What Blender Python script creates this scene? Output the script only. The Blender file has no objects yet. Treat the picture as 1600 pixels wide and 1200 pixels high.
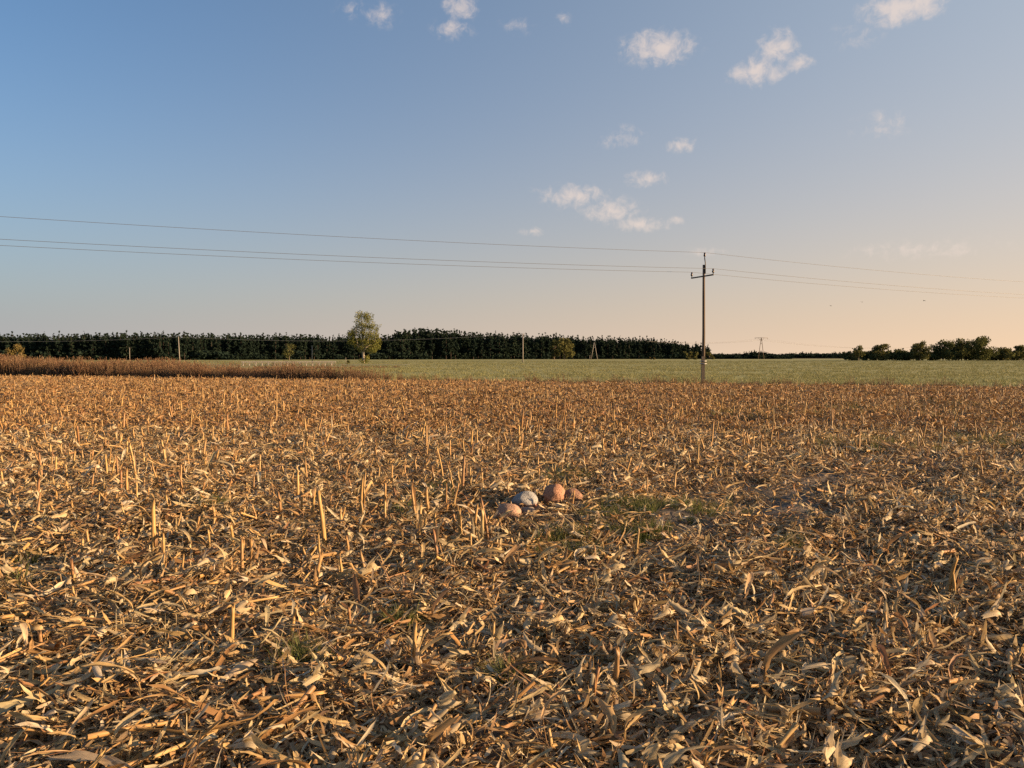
import bpy, math, random
import numpy as np
from mathutils import Vector, Matrix, Euler

SC = bpy.context.scene
COL = SC.collection
R = math.radians
PI = math.pi
rng = np.random.RandomState(11)
random.seed(11)

# ---------------------------------------------------------------- camera
EYE = 1.55
FPX = 1202.0            # focal length in pixels of the 1600 px wide photograph
PITCH = math.atan(42.0 / FPX)
cam_d = bpy.data.cameras.new('camera')
cam_d.sensor_width = 36.0
cam_d.lens = 36.0 * FPX / 1600.0
cam_d.clip_start = 0.05
cam_d.clip_end = 20000
cam = bpy.data.objects.new('camera', cam_d)
cam.location = (0, 0, EYE)
cam.rotation_euler = (PI / 2 - PITCH, 0, 0)
COL.objects.link(cam)
SC.camera = cam

# ---------------------------------------------------------------- light
SUN_AZ = R(98)          # clockwise from the view direction: low on the right
SUN_EL = R(11)
SUN_STRENGTH = 5.0
SKY_STRENGTH = 0.12
EXPOSURE = 1.62
SKY_TINT = (.24, .385, .5, 1)
VEIL, VEIL_POW, VEIL_C = 1.12, 1.9, (.53, .585, .625)
HAZE_A, HAZE_B, HAZE_POW = (.34, .40, .47), (1.18, .77, .42), 5.4

SC.view_settings.view_transform = 'Standard'
SC.view_settings.look = 'None'
SC.view_settings.gamma = 1.0
SC.view_settings.use_curve_mapping = False
SC.view_settings.exposure = EXPOSURE
SC.cycles.use_denoising = False
SC.cycles.max_bounces = 6
SC.cycles.diffuse_bounces = 3
SC.cycles.transparent_max_bounces = 6
SC.cycles.use_adaptive_sampling = False
SC.cycles.sample_clamp_indirect = 4.0

sun_d = bpy.data.lights.new('sun', 'SUN')
sun_d.energy = SUN_STRENGTH
sun_d.angle = R(0.6)
sun_d.color = (1.0, 0.65, 0.345)
sun = bpy.data.objects.new('sun', sun_d)
sdir = Vector((math.sin(SUN_AZ) * math.cos(SUN_EL), math.cos(SUN_AZ) * math.cos(SUN_EL), math.sin(SUN_EL)))
sun.rotation_euler = sdir.to_track_quat('Z', 'Y').to_euler()
sun.location = sdir * 100
COL.objects.link(sun)


def pix_dir(px, py):
    """direction in the place for a pixel of the 1600 x 1200 photograph"""
    v = Vector(((px - 800) / FPX, (600 - py) / FPX, -1.0))
    v = Euler((PI / 2 - PITCH, 0, 0)).to_matrix() @ v
    return v.normalized()


world = bpy.data.worlds.new('World')
SC.world = world
world.use_nodes = True
world.cycles.sampling_method = 'MANUAL'
world.cycles.sample_map_resolution = 512
wt = world.node_tree
wt.nodes.clear()
wn, wl = wt.nodes.new, wt.links.new
w_out = wn('ShaderNodeOutputWorld')
w_bg = wn('ShaderNodeBackground')
w_bg.inputs['Strength'].default_value = SKY_STRENGTH
sky = wn('ShaderNodeTexSky')
sky.sky_type = 'NISHITA'
sky.sun_disc = False
sky.sun_elevation = SUN_EL
sky.sun_rotation = SUN_AZ
sky.altitude = 100
sky.air_density = 1.0
sky.dust_density = 2.2
sky.ozone_density = 2.0
w_tc = wn('ShaderNodeTexCoord')
CLOUDS = [(597, 24, 22, 15, .5), (718, 12, 24, 17, .65), (708, 45, 26, 14, .5), (548, 15, 20, 15, .3), (808, 40, 22, 12, .3),
          (882, 31, 12, 9, .4), (1028, 75, 48, 22, .85), (1214, 78, 26, 26, .7), (1185, 112, 34, 18, .85), (1248, 99, 17, 11, .8),
          (1412, 10, 44, 20, .95), (970, 215, 30, 15, .5), (1066, 227, 24, 10, .65), (900, 306, 46, 18, .65), (955, 328, 44, 18, .62),
          (1000, 351, 44, 11, .7), (1008, 280, 30, 12, .65), (835, 297, 10, 6, .45), (832, 362, 20, 7, .55), (1057, 345, 16, 6, .5),
          (1380, 195, 34, 18, .35), (1340, 55, 30, 18, .28), (1440, 390, 90, 14, .4), (1105, 393, 36, 8, .35)]
cl = []
for px, py, a, b, s in CLOUDS:
    cl.append((pix_dir(px, py), a / FPX, b / FPX, s))
crng = random.Random(5)
for k in range(12):      # the same scattered clouds go on round the rest of the sky
    az = R(crng.uniform(45, 315))
    el = R(crng.uniform(9, 55))
    cl.append((Vector((math.sin(az) * math.cos(el), math.cos(az) * math.cos(el), math.sin(el))), crng.uniform(.015, .045),
               crng.uniform(.008, .02), crng.uniform(.35, .8)))
acc = None
for d, a, b, s in cl:
    u = Vector((d.y, -d.x, 0)).normalized()
    v = d.cross(u) * -1
    m = Matrix((u, v, u.cross(v))).transposed()
    mp = wn('ShaderNodeMapping')
    mp.vector_type = 'TEXTURE'
    mp.inputs['Location'].default_value = d
    mp.inputs['Rotation'].default_value = m.to_euler()
    mp.inputs['Scale'].default_value = (a * 1.5, b * 1.45, .5)
    wl(w_tc.outputs['Generated'], mp.inputs['Vector'])
    ln = wn('ShaderNodeVectorMath')
    ln.operation = 'LENGTH'
    wl(mp.outputs[0], ln.inputs[0])
    ma = wn('ShaderNodeMath')
    ma.operation = 'MULTIPLY_ADD'
    ma.inputs[1].default_value = -s
    ma.inputs[2].default_value = s
    wl(ln.outputs['Value'], ma.inputs[0])
    if acc is None:
        acc = ma
    else:
        mx = wn('ShaderNodeMath')
        mx.operation = 'MAXIMUM'
        wl(acc.outputs[0], mx.inputs[0])
        wl(ma.outputs[0], mx.inputs[1])
        acc = mx
w_ns = wn('ShaderNodeTexNoise')
w_ns.inputs['Scale'].default_value = 75
w_ns.inputs['Detail'].default_value = 7
w_ns.inputs['Roughness'].default_value = .62
w_ns.inputs['Distortion'].default_value = .4
wl(w_tc.outputs['Generated'], w_ns.inputs['Vector'])
w_a = wn('ShaderNodeMath')
w_a.operation = 'MULTIPLY_ADD'          # noise pulls the outline about
w_a.inputs[1].default_value = 1.6
wl(w_ns.outputs['Fac'], w_a.inputs[0])
wl(acc.outputs[0], w_a.inputs[2])
w_mr = wn('ShaderNodeMapRange')
w_mr.interpolation_type = 'SMOOTHSTEP'
w_mr.inputs['From Min'].default_value = .84
w_mr.inputs['From Max'].default_value = 1.75
wl(w_a.outputs[0], w_mr.inputs['Value'])
w_gate = wn('ShaderNodeMapRange')
w_gate.inputs['From Max'].default_value = .22
w_gate.inputs['To Max'].default_value = .72
wl(acc.outputs[0], w_gate.inputs['Value'])
w_f = wn('ShaderNodeMath')
w_f.operation = 'MULTIPLY'
wl(w_mr.outputs[0], w_f.inputs[0])
wl(w_gate.outputs[0], w_f.inputs[1])
# evening air: a pale veil that thickens towards the horizon and towards the sun, over the whole sky
KD = 1.0 / (SKY_STRENGTH * 2 ** EXPOSURE)      # sky radiance for a displayed value of 1


def kd(c, g=1.0):
    return tuple(x * KD * g for x in c) + (1,)


w_dot = wn('ShaderNodeVectorMath')
w_dot.operation = 'DOT_PRODUCT'
w_dot.inputs[1].default_value = (math.sin(SUN_AZ), math.cos(SUN_AZ), 0)
wl(w_tc.outputs['Generated'], w_dot.inputs[0])
w_s = wn('ShaderNodeMapRange')
w_s.inputs['From Min'].default_value = -1
w_s.inputs['From Max'].default_value = 1
wl(w_dot.outputs['Value'], w_s.inputs['Value'])
w_z = wn('ShaderNodeSeparateXYZ')
wl(w_tc.outputs['Generated'], w_z.inputs[0])
w_1z = wn('ShaderNodeMath')
w_1z.operation = 'SUBTRACT'
w_1z.use_clamp = True
w_1z.inputs[0].default_value = 1
wl(w_z.outputs['Z'], w_1z.inputs[1])
w_gain = wn('ShaderNodeMix')
w_gain.data_type = 'RGBA'
w_gain.blend_type = 'MULTIPLY'
w_gain.inputs['Factor'].default_value = 1
w_gain.inputs['B'].default_value = SKY_TINT
wl(sky.outputs[0], w_gain.inputs['A'])
w_vp = wn('ShaderNodeMath')
w_vp.operation = 'POWER'
w_vp.inputs[1].default_value = VEIL_POW
wl(w_s.outputs[0], w_vp.inputs[0])
w_vf = wn('ShaderNodeMath')
w_vf.operation = 'MULTIPLY'
w_vf.use_clamp = True
w_vf.inputs[1].default_value = VEIL
wl(w_vp.outputs[0], w_vf.inputs[0])
w_veil = wn('ShaderNodeMix')
w_veil.data_type = 'RGBA'
wl(w_vf.outputs[0], w_veil.inputs['Factor'])
wl(w_gain.outputs['Result'], w_veil.inputs['A'])
w_veil.inputs['B'].default_value = kd(VEIL_C)
w_hc = wn('ShaderNodeMix')
w_hc.data_type = 'RGBA'
wl(w_s.outputs[0], w_hc.inputs['Factor'])
w_hc.inputs['A'].default_value = kd(HAZE_A)
w_hc.inputs['B'].default_value = kd(HAZE_B)
w_hp = wn('ShaderNodeMath')
w_hp.operation = 'POWER'
w_hp.inputs[1].default_value = HAZE_POW
wl(w_1z.outputs[0], w_hp.inputs[0])
w_haze = wn('ShaderNodeMix')
w_haze.data_type = 'RGBA'
wl(w_hp.outputs[0], w_haze.inputs['Factor'])
wl(w_veil.outputs['Result'], w_haze.inputs['A'])
wl(w_hc.outputs['Result'], w_haze.inputs['B'])
w_mix = wn('ShaderNodeMix')
w_mix.data_type = 'RGBA'
wl(w_f.outputs[0], w_mix.inputs['Factor'])
wl(w_haze.outputs['Result'], w_mix.inputs['A'])
w_mix.inputs['B'].default_value = kd((.87, .72, .63))
wl(w_mix.outputs['Result'], w_bg.inputs['Color'])
wl(w_bg.outputs[0], w_out.inputs['Surface'])

# ---------------------------------------------------------------- helpers


def tag(o, label, cat, group=None, kind=None):
    o['label'] = label
    o['category'] = cat
    if group:
        o['group'] = group
    if kind:
        o['kind'] = kind
    return o


def struct(o, label):
    o['label'] = label
    o['kind'] = 'structure'
    return o


class MB:
    """collects vertices, faces, uv and a per-piece number; build() links ONE mesh object"""

    def __init__(s):
        s.v, s.f, s.uv, s.pc, s.n = [], [], [], [], 0
        s.sm = []

    def add(s, v, f, uv=None, pc=0.0, smooth=True):
        v = np.asarray(v, float).reshape(-1, 3)
        s.v.append(v)
        n = len(v)
        s.uv.append(np.zeros((n, 2)) if uv is None else np.asarray(uv, float))
        s.pc.append(np.full(n, pc))
        s.f += [tuple(int(i) + s.n for i in q) for q in f]
        s.sm += [smooth] * len(f)
        s.n += n
        return s

    def mesh(s, name, mat):
        me = bpy.data.meshes.new(name)
        v = np.concatenate(s.v)
        me.from_pydata(v.tolist(), [], s.f)
        uvl = me.uv_layers.new(name='UVMap')
        li = np.empty(len(me.loops), np.int32)
        me.loops.foreach_get('vertex_index', li)
        uvl.data.foreach_set('uv', np.concatenate(s.uv)[li].astype(np.float32).ravel())
        a = me.attributes.new('pc', 'FLOAT', 'POINT')
        a.data.foreach_set('value', np.concatenate(s.pc).astype(np.float32))
        me.polygons.foreach_set('use_smooth', s.sm)
        if mat:
            me.materials.append(mat)
        me.update()
        return me

    def build(s, name, mat, parent=None, loc=None):
        return link(name, s.mesh(name, mat), parent, loc)


def link(name, me, parent=None, loc=None, rot=None, scale=None):
    o = bpy.data.objects.new(name, me)
    COL.objects.link(o)
    if parent:
        o.parent = parent
    if loc is not None:
        o.location = loc
    if rot is not None:
        o.rotation_euler = rot
    if scale is not None:
        o.scale = scale if hasattr(scale, '__len__') else (scale,) * 3
    return o


def empty(name, loc, rz=0.0):
    o = bpy.data.objects.new(name, None)
    o.empty_display_size = .2
    o.location = loc
    o.rotation_euler = (0, 0, rz)
    COL.objects.link(o)
    return o


def tube(mb, pts, rad, n=8, cap=True, pc=0.0):
    pts = [Vector(p) for p in pts]
    rad = rad if hasattr(rad, '__len__') else [rad] * len(pts)
    V, UV, F = [], [], []
    up = Vector((.13, .97, .2))
    for i, p in enumerate(pts):
        d = (pts[min(i + 1, len(pts) - 1)] - pts[max(i - 1, 0)]).normalized()
        if abs(d.dot(up)) > .9:
            up = Vector((1, .1, 0))
        a = d.cross(up).normalized()
        b = d.cross(a)
        for k in range(n):
            t = 2 * PI * k / n
            V.append(p + (a * math.cos(t) + b * math.sin(t)) * rad[i])
            UV.append((i / max(1, len(pts) - 1), k / n))
    for i in range(len(pts) - 1):
        for k in range(n):
            F.append((i * n + k, i * n + (k + 1) % n, (i + 1) * n + (k + 1) % n, (i + 1) * n + k))
    if cap:
        F.append(tuple(range(n - 1, -1, -1)))
        F.append(tuple((len(pts) - 1) * n + k for k in range(n)))
    mb.add([tuple(v) for v in V], F, UV, pc)
    return mb


def box(mb, c, s, rz=0.0, bev=.0):
    x, y, z = s[0] / 2, s[1] / 2, s[2] / 2
    V = []
    ca, sa = math.cos(rz), math.sin(rz)
    for dx in (-x, x):
        for dy in (-y, y):
            for dz in (-z, z):
                V.append((c[0] + dx * ca - dy * sa, c[1] + dx * sa + dy * ca, c[2] + dz))
    F = [(0, 1, 3, 2), (4, 6, 7, 5), (0, 4, 5, 1), (2, 3, 7, 6), (0, 2, 6, 4), (1, 5, 7, 3)]
    mb.add(V, F, smooth=False)
    return mb


# smooth value noise for heights
_tab = np.random.RandomState(3).rand(64, 64)


def vnoise(x, y):
    x, y = np.asarray(x, float), np.asarray(y, float)
    xi, yi = np.floor(x).astype(int), np.floor(y).astype(int)
    fx, fy = x - xi, y - yi
    fx, fy = fx * fx * (3 - 2 * fx), fy * fy * (3 - 2 * fy)
    g = lambda a, b: _tab[a % 64, b % 64]
    return (g(xi, yi) * (1 - fx) + g(xi + 1, yi) * fx) * (1 - fy) + (g(xi, yi + 1) * (1 - fx) + g(xi + 1, yi + 1) * fx) * fy


ROW_A = R(43)
ROW_D = np.array([math.cos(ROW_A), math.sin(ROW_A)])
ROW_N = np.array([-ROW_D[1], ROW_D[0]])


def lane(x, y):
    """1 on the bare tractor lane that runs past the stones"""
    d = (y - 7.2) * .73 - (x - 1.7) * .68
    along = (x - 1.7) * .73 + (y - 7.2) * .68
    w = np.exp(-(d / (.8 + .55 * vnoise(x * 1.1, y * 1.1))) ** 2)
    return w / (1 + np.exp(-(along + 1.1) * 2.2)) / (1 + np.exp((along - 6.5) * .7))


def far_edge(x):
    return 45.2 - .355 * x


def height(x, y):
    x, y = np.asarray(x, float), np.asarray(y, float)
    r = x * ROW_N[0] + y * ROW_N[1]
    h = .018 * np.cos(r * 2 * PI / .75)
    h = h + .09 * (vnoise(x * .8 + 9, y * .8) - .5) + .05 * (vnoise(x * 2.9, y * 2.9 + 5) - .5) + .02 * (vnoise(x * 9, y * 9) - .5)
    h = h - .02 * lane(x, y)
    fade = np.clip((far_edge(x) - y) / 6, 0, 1)
    return h * (.35 + .65 * fade)


# ---------------------------------------------------------------- materials
def nmat(name):
    m = bpy.data.materials.new(name)
    m.use_nodes = True
    t = m.node_tree
    t.nodes.clear()
    o = t.nodes.new('ShaderNodeOutputMaterial')
    return m, t.nodes.new, t.links.new, o


def ramp(nn, stops, interp='LINEAR'):
    r = nn('ShaderNodeValToRGB')
    e = r.color_ramp.elements
    r.color_ramp.interpolation = interp
    while len(e) < len(stops):
        e.new(.5)
    for k, (p, c) in enumerate(stops):
        e[k].position = p
        e[k].color = (*c, 1)
    return r


def mixc(nn, ll, f, a, b, mode='MIX'):
    m = nn('ShaderNodeMix')
    m.data_type = 'RGBA'
    m.blend_type = mode
    for s, x in (('Factor', f), ('A', a), ('B', b)):
        if isinstance(x, (int, float)):
            m.inputs[s].default_value = x
        elif isinstance(x, tuple):
            m.inputs[s].default_value = (*x, 1)
        else:
            ll(x, m.inputs[s])
    return m.outputs['Result']


def dry_mat(name, stops, trans=.3, fibre=.5, rough=.62, fib_scale=(3, 60)):
    """dry plant tissue: a colour of its own for each piece, fibres along it, blotches, some light through it"""
    m, nn, ll, out = nmat(name)
    oi = nn('ShaderNodeObjectInfo')
    at = nn('ShaderNodeAttribute')
    at.attribute_name = 'pc'
    ad = nn('ShaderNodeMath')
    ad.operation = 'ADD'
    ll(oi.outputs['Random'], ad.inputs[0])
    ll(at.outputs['Fac'], ad.inputs[1])
    fr = nn('ShaderNodeMath')
    fr.operation = 'FRACT'
    ll(ad.outputs[0], fr.inputs[0])
    rp = ramp(nn, stops)
    ll(fr.outputs[0], rp.inputs[0])
    uv = nn('ShaderNodeUVMap')
    mp = nn('ShaderNodeMapping')
    mp.inputs['Scale'].default_value = (fib_scale[0], fib_scale[1], 1)
    ll(uv.outputs[0], mp.inputs[0])
    cmb = nn('ShaderNodeCombineXYZ')
    ml = nn('ShaderNodeMath')
    ml.operation = 'MULTIPLY'
    ml.inputs[1].default_value = 91
    ll(fr.outputs[0], ml.inputs[0])
    ll(ml.outputs[0], cmb.inputs[0])
    ll(ml.outputs[0], cmb.inputs[1])
    ll(cmb.outputs[0], mp.inputs['Location'])
    nf = nn('ShaderNodeTexNoise')
    nf.inputs['Scale'].default_value = 1
    nf.inputs['Detail'].default_value = 3
    ll(mp.outputs[0], nf.inputs['Vector'])
    fibr = ramp(nn, [(.3, (1 - fibre,) * 3), (.7, (1 + .35 * fibre,) * 3)])
    ll(nf.outputs['Fac'], fibr.inputs[0])
    c1 = mixc(nn, ll, 1.0, rp.outputs[0], fibr.outputs[0], 'MULTIPLY')
    mp2 = nn('ShaderNodeMapping')
    mp2.inputs['Scale'].default_value = (5, 2.2, 1)
    ll(uv.outputs[0], mp2.inputs[0])
    ll(cmb.outputs[0], mp2.inputs['Location'])
    nb = nn('ShaderNodeTexNoise')
    nb.inputs['Scale'].default_value = 1.0
    nb.inputs['Detail'].default_value = 4
    ll(mp2.outputs[0], nb.inputs['Vector'])
    br = ramp(nn, [(.52, (0, 0, 0)), (.72, (1, 1, 1))])
    ll(nb.outputs['Fac'], br.inputs[0])
    bs = nn('ShaderNodeMath')
    bs.operation = 'MULTIPLY'
    bs.inputs[1].default_value = .55
    ll(br.outputs[0], bs.inputs[0])
    c2 = mixc(nn, ll, bs.outputs[0], c1, (.15, .085, .04))
    bm = nn('ShaderNodeBump')
    bm.inputs['Strength'].default_value = .5
    bm.inputs['Distance'].default_value = .002
    ll(nf.outputs['Fac'], bm.inputs['Height'])
    p = nn('ShaderNodeBsdfPrincipled')
    p.inputs['Roughness'].default_value = rough
    p.inputs['Specular IOR Level'].default_value = .3
    ll(c2, p.inputs['Base Color'])
    ll(bm.outputs[0], p.inputs['Normal'])
    if trans > 0:
        tr = nn('ShaderNodeBsdfTranslucent')
        ll(c2, tr.inputs['Color'])
        mx = nn('ShaderNodeMixShader')
        mx.inputs[0].default_value = trans
        ll(p.outputs[0], mx.inputs[1])
        ll(tr.outputs[0], mx.inputs[2])
        ll(mx.outputs[0], out.inputs[0])
    else:
        ll(p.outputs[0], out.inputs[0])
    return m


LITTER = [(0, (.24, .13, .05)), (.12, (.42, .265, .115)), (.26, (.54, .38, .17)), (.38, (.42, .32, .165)), (.48, (.56, .45, .26)),
          (.58, (.37, .32, .19)), (.66, (.29, .135, .06)), (.74, (.5, .44, .3)), (.82, (.66, .57, .41)), (.88, (.48, .27, .1)), (.95, (.22, .135, .07)), (1, (.44, .3, .13))]
M_leaf = dry_mat('dry_corn_leaf', LITTER, .28)
M_chaff = dry_mat('corn_chaff', [(0, (.27, .165, .08)), (.2, (.4, .26, .12)), (.4, (.31, .23, .135)), (.55, (.48, .355, .195)), (.7, (.2, .14, .085)),
                                 (.82, (.22, .11, .05)), (.92, (.48, .4, .27)), (1, (.12, .09, .06))], .15, fib_scale=(2, 20))
M_husk = dry_mat('dry_corn_husk', [(0, (.5, .4, .24)), (.3, (.56, .47, .32)), (.5, (.44, .37, .23)), (.7, (.58, .46, .26)), (.85, (.42, .27, .12)),
                                   (1, (.6, .53, .42))], .3, .45, fib_scale=(2, 34))
M_stalk = dry_mat('dry_corn_stalk', [(0, (.3, .17, .07)), (.3, (.42, .27, .1)), (.5, (.36, .25, .11)), (.65, (.21, .1, .045)), (.8, (.46, .31, .13)),
                                     (1, (.25, .135, .06))], 0, .4, .5, fib_scale=(4, 22))
M_mat = dry_mat('matted_corn_litter', [(0, (.2, .1, .04)), (.2, (.33, .18, .07)), (.4, (.24, .15, .07)), (.55, (.42, .27, .11)), (.7, (.16, .085, .04)), (.85, (.5, .36, .18)), (1, (.22, .1, .04))], .2)
M_splint = dry_mat('split_corn_stalk', [(0, (.48, .34, .16)), (.4, (.56, .43, .24)), (.7, (.4, .25, .11)), (1, (.58, .47, .3))], .2, .5, fib_scale=(3, 14))
M_weed = dry_mat('dry_weed', [(0, (.13, .07, .04)), (.3, (.2, .115, .06)), (.55, (.09, .048, .03)), (.75, (.27, .175, .09)), (.9, (.08, .05, .032)), (1, (.34, .25, .14))],
                 .2, .3)
M_grass = dry_mat('meadow_grass', [(0, (.08, .105, .025)), (.35, (.115, .14, .035)), (.6, (.16, .17, .055)), (.85, (.07, .09, .025)), (1, (.22, .19, .08))], .3, .3)
M_crop = dry_mat('young_crop', [(0, (.19, .205, .075)), (.35, (.23, .24, .095)), (.6, (.27, .265, .12)), (.85, (.17, .18, .07)), (1, (.32, .285, .15))], .25, .3)


def simple_mat(name, col, rough=.7, var=.25, scale=6, stretch=(1, 1, 1), col2=None, bump=.2, metallic=0):
    m, nn, ll, out = nmat(name)
    tc = nn('ShaderNodeTexCoord')
    mp = nn('ShaderNodeMapping')
    mp.inputs['Scale'].default_value = stretch
    ll(tc.outputs['Object'], mp.inputs[0])
    n = nn('ShaderNodeTexNoise')
    n.inputs['Scale'].default_value = scale
    n.inputs['Detail'].default_value = 6
    ll(mp.outputs[0], n.inputs['Vector'])
    c2 = col2 or tuple(c * (1 - var) for c in col)
    rp = ramp(nn, [(.35, c2), (.65, col)])
    ll(n.outputs['Fac'], rp.inputs[0])
    p = nn('ShaderNodeBsdfPrincipled')
    ll(rp.outputs[0], p.inputs['Base Color'])
    p.inputs['Roughness'].default_value = rough
    p.inputs['Metallic'].default_value = metallic
    b = nn('ShaderNodeBump')
    b.inputs['Strength'].default_value = bump
    b.inputs['Distance'].default_value = .02
    ll(n.outputs['Fac'], b.inputs['Height'])
    ll(b.outputs[0], p.inputs['Normal'])
    ll(p.outputs[0], out.inputs[0])
    return m


def foliage_mat(name, stops, trans=.25):
    m, nn, ll, out = nmat(name)
    oi = nn('ShaderNodeObjectInfo')
    at = nn('ShaderNodeAttribute')
    at.attribute_name = 'pc'
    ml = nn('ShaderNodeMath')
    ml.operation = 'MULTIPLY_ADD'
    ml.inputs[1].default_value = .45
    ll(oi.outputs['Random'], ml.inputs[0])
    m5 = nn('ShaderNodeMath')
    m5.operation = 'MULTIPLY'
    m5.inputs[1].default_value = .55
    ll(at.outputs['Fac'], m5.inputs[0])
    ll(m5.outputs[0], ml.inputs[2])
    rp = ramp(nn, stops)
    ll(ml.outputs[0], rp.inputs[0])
    d = nn('ShaderNodeBsdfDiffuse')
    tr = nn('ShaderNodeBsdfTranslucent')
    ll(rp.outputs[0], d.inputs['Color'])
    ll(rp.outputs[0], tr.inputs['Color'])
    mx = nn('ShaderNodeMixShader')
    mx.inputs[0].default_value = trans
    ll(d.outputs[0], mx.inputs[1])
    ll(tr.outputs[0], mx.inputs[2])
    ll(mx.outputs[0], out.inputs[0])
    return m


M_pine = foliage_mat('pine_needles', [(0, (.01, .018, .016)), (.5, (.015, .025, .02)), (1, (.023, .034, .022))], .08)
M_decid = foliage_mat('broad_leaves', [(0, (.05, .06, .026)), (.5, (.08, .088, .035)), (1, (.125, .115, .045))], .25)
M_poplar = foliage_mat('poplar_leaves', [(0, (.065, .085, .024)), (.5, (.12, .135, .04)), (1, (.22, .2, .06))], .3)
M_autumn = foliage_mat('autumn_leaves', [(0, (.08, .06, .025)), (.5, (.12, .1, .04)), (1, (.18, .13, .05))], .3)
M_bark = simple_mat('bark', (.12, .09, .065), .9, .4, 3, (1, 1, .2))
M_pinebark = simple_mat('pine_bark', (.035, .025, .02), .9, .4, 3, (1, 1, .2))
M_palebark = simple_mat('pale_bark', (.3, .27, .22), .9, .4, 3, (1, 1, .2))
M_wood = simple_mat('weathered_pole_wood', (.095, .068, .05), .8, .45, 9, (1, 1, .06), bump=.5)
M_conc = simple_mat('concrete', (.24, .225, .205), .85, .2, 12)
M_foot = simple_mat('aged_concrete', (.12, .095, .075), .9, .35, 9)
M_steel = simple_mat('galvanised_steel', (.32, .32, .33), .5, .2, 14, metallic=.4)
M_dark = simple_mat('dark_iron', (.035, .033, .032), .5, .3, 14)
M_ceram = simple_mat('brown_porcelain', (.05, .028, .02), .25, .2, 10, bump=0)
M_wire = simple_mat('wire', (.07, .07, .075), .5, .1, 3)
M_palewire = simple_mat('pale_wire', (.4, .4, .4), .45, .1, 3)
M_rail = simple_mat('pale_rail', (.6, .51, .46), .6, .15, 5)
M_bird = simple_mat('bird', (.03, .03, .03), .7, .2, 5)


def ground_mat(name, a, b, c, s1=.25, s2=6.0, bump=.6, dist=.05):
    m, nn, ll, out = nmat(name)
    tc = nn('ShaderNodeTexCoord')
    n1 = nn('ShaderNodeTexNoise')
    n1.inputs['Scale'].default_value = s1
    n1.inputs['Detail'].default_value = 8
    n1.inputs['Roughness'].default_value = .6
    n2 = nn('ShaderNodeTexNoise')
    n2.inputs['Scale'].default_value = s2
    n2.inputs['Detail'].default_value = 8
    n2.inputs['Roughness'].default_value = .7
    for n in (n1, n2):
        ll(tc.outputs['Object'], n.inputs['Vector'])
    r1 = ramp(nn, [(.35, a), (.65, b)])
    ll(n1.outputs['Fac'], r1.inputs[0])
    r2 = ramp(nn, [(.42, (0, 0, 0)), (.68, (1, 1, 1))])
    ll(n2.outputs['Fac'], r2.inputs[0])
    col = mixc(nn, ll, r2.outputs[0], r1.outputs[0], c)
    p = nn('ShaderNodeBsdfPrincipled')
    p.inputs['Roughness'].default_value = .95
    p.inputs['Specular IOR Level'].default_value = .15
    ll(col, p.inputs['Base Color'])
    bm = nn('ShaderNodeBump')
    bm.inputs['Strength'].default_value = bump
    bm.inputs['Distance'].default_value = dist
    ll(n2.outputs['Fac'], bm.inputs['Height'])
    ll(bm.outputs[0], p.inputs['Normal'])
    ll(p.outputs[0], out.inputs[0])
    return m


M_soil = ground_mat('stubble_soil', (.12, .1, .083), (.18, .155, .13), (.075, .061, .05), .8, 22, .9, .03)
M_green = ground_mat('green_field_soil', (.2, .21, .08), (.26, .25, .11), (.21, .21, .095), .03, 1.3, .5, .08)
M_ground = ground_mat('meadow_soil', (.1, .1, .04), (.15, .135, .06), (.08, .08, .035), .02, .8, .5, .1)
M_road = ground_mat('road_surface', (.2, .185, .16), (.25, .23, .2), (.17, .155, .135), .2, 5, .2, .02)

# ---------------------------------------------------------------- the setting
mb = MB()
G = 9000
mb.add([(-G, -600, -.16), (G, -600, -.16), (G, G, -.16), (-G, G, -.16)], [(0, 1, 2, 3)], smooth=False)
struct(mb.build('ground', M_ground), 'flat open farmland reaching to the horizon')

ss = np.linspace(-.95, .95, 260)
tt = np.concatenate([np.linspace(-3, 12, 190), 12 + (np.linspace(0, 1, 91)[1:] ** 1.5) * 100])
V = []
for t in tt:
    fy = (45.2 - 2.13 * ss) / (1 + .355 * ss)
    yy = np.where(t <= 12, t, 12 + (t - 12) / 100 * (fy - 12))
    xx = ss * (yy + 6)
    V.append(np.stack([xx, yy, height(xx, yy)], 1))
n0, n1 = len(ss), len(tt)
F = [(j * n0 + i, j * n0 + i + 1, (j + 1) * n0 + i + 1, (j + 1) * n0 + i) for j in range(n1 - 1) for i in range(n0 - 1)]
mb = MB()
mb.add(np.concatenate(V), F)
field = struct(mb.build('stubble_field', M_soil), 'dark soil of the harvested corn field')

# green field beyond the edge, a gently uneven sheet
mb = MB()
gx = np.linspace(-1, 1, 60)
gt = np.linspace(0, 1, 60) ** 2
V = []
for t in gt:
    x = gx * (110 + 900 * t)
    e = far_edge(np.clip(x, -110, 80)) + .25
    y = e + t * (640 - e)
    V.append(np.stack([x, y, -.03 + .1 * (vnoise(x * .05, y * .05) - .5) * np.clip((y - e) / 30, 0, 1)], 1))
F = [(j * 60 + i, j * 60 + i + 1, (j + 1) * 60 + i + 1, (j + 1) * 60 + i) for j in range(59) for i in range(59)]
mb.add(np.concatenate(V), F)
struct(mb.build('green_field', M_green), 'pale green field of young crop behind the stubble')

mb = MB()
rp_ = [(-190, 168), (-60, 152), (-20, 152), (60, 170), (220, 215)]
V, F = [], []
for i, (x, y) in enumerate(rp_):
    V += [(x, y - 2.2, .09), (x, y + 2.2, .09)]
    if i:
        F.append((2 * i - 2, 2 * i, 2 * i + 1, 2 * i - 1))
mb.add(V[:6], F[:2], smooth=False)
struct(mb.build('road', M_road), 'pale narrow country road behind the weeds')

# ---------------------------------------------------------------- scatter (only for what nobody could count)


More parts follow.
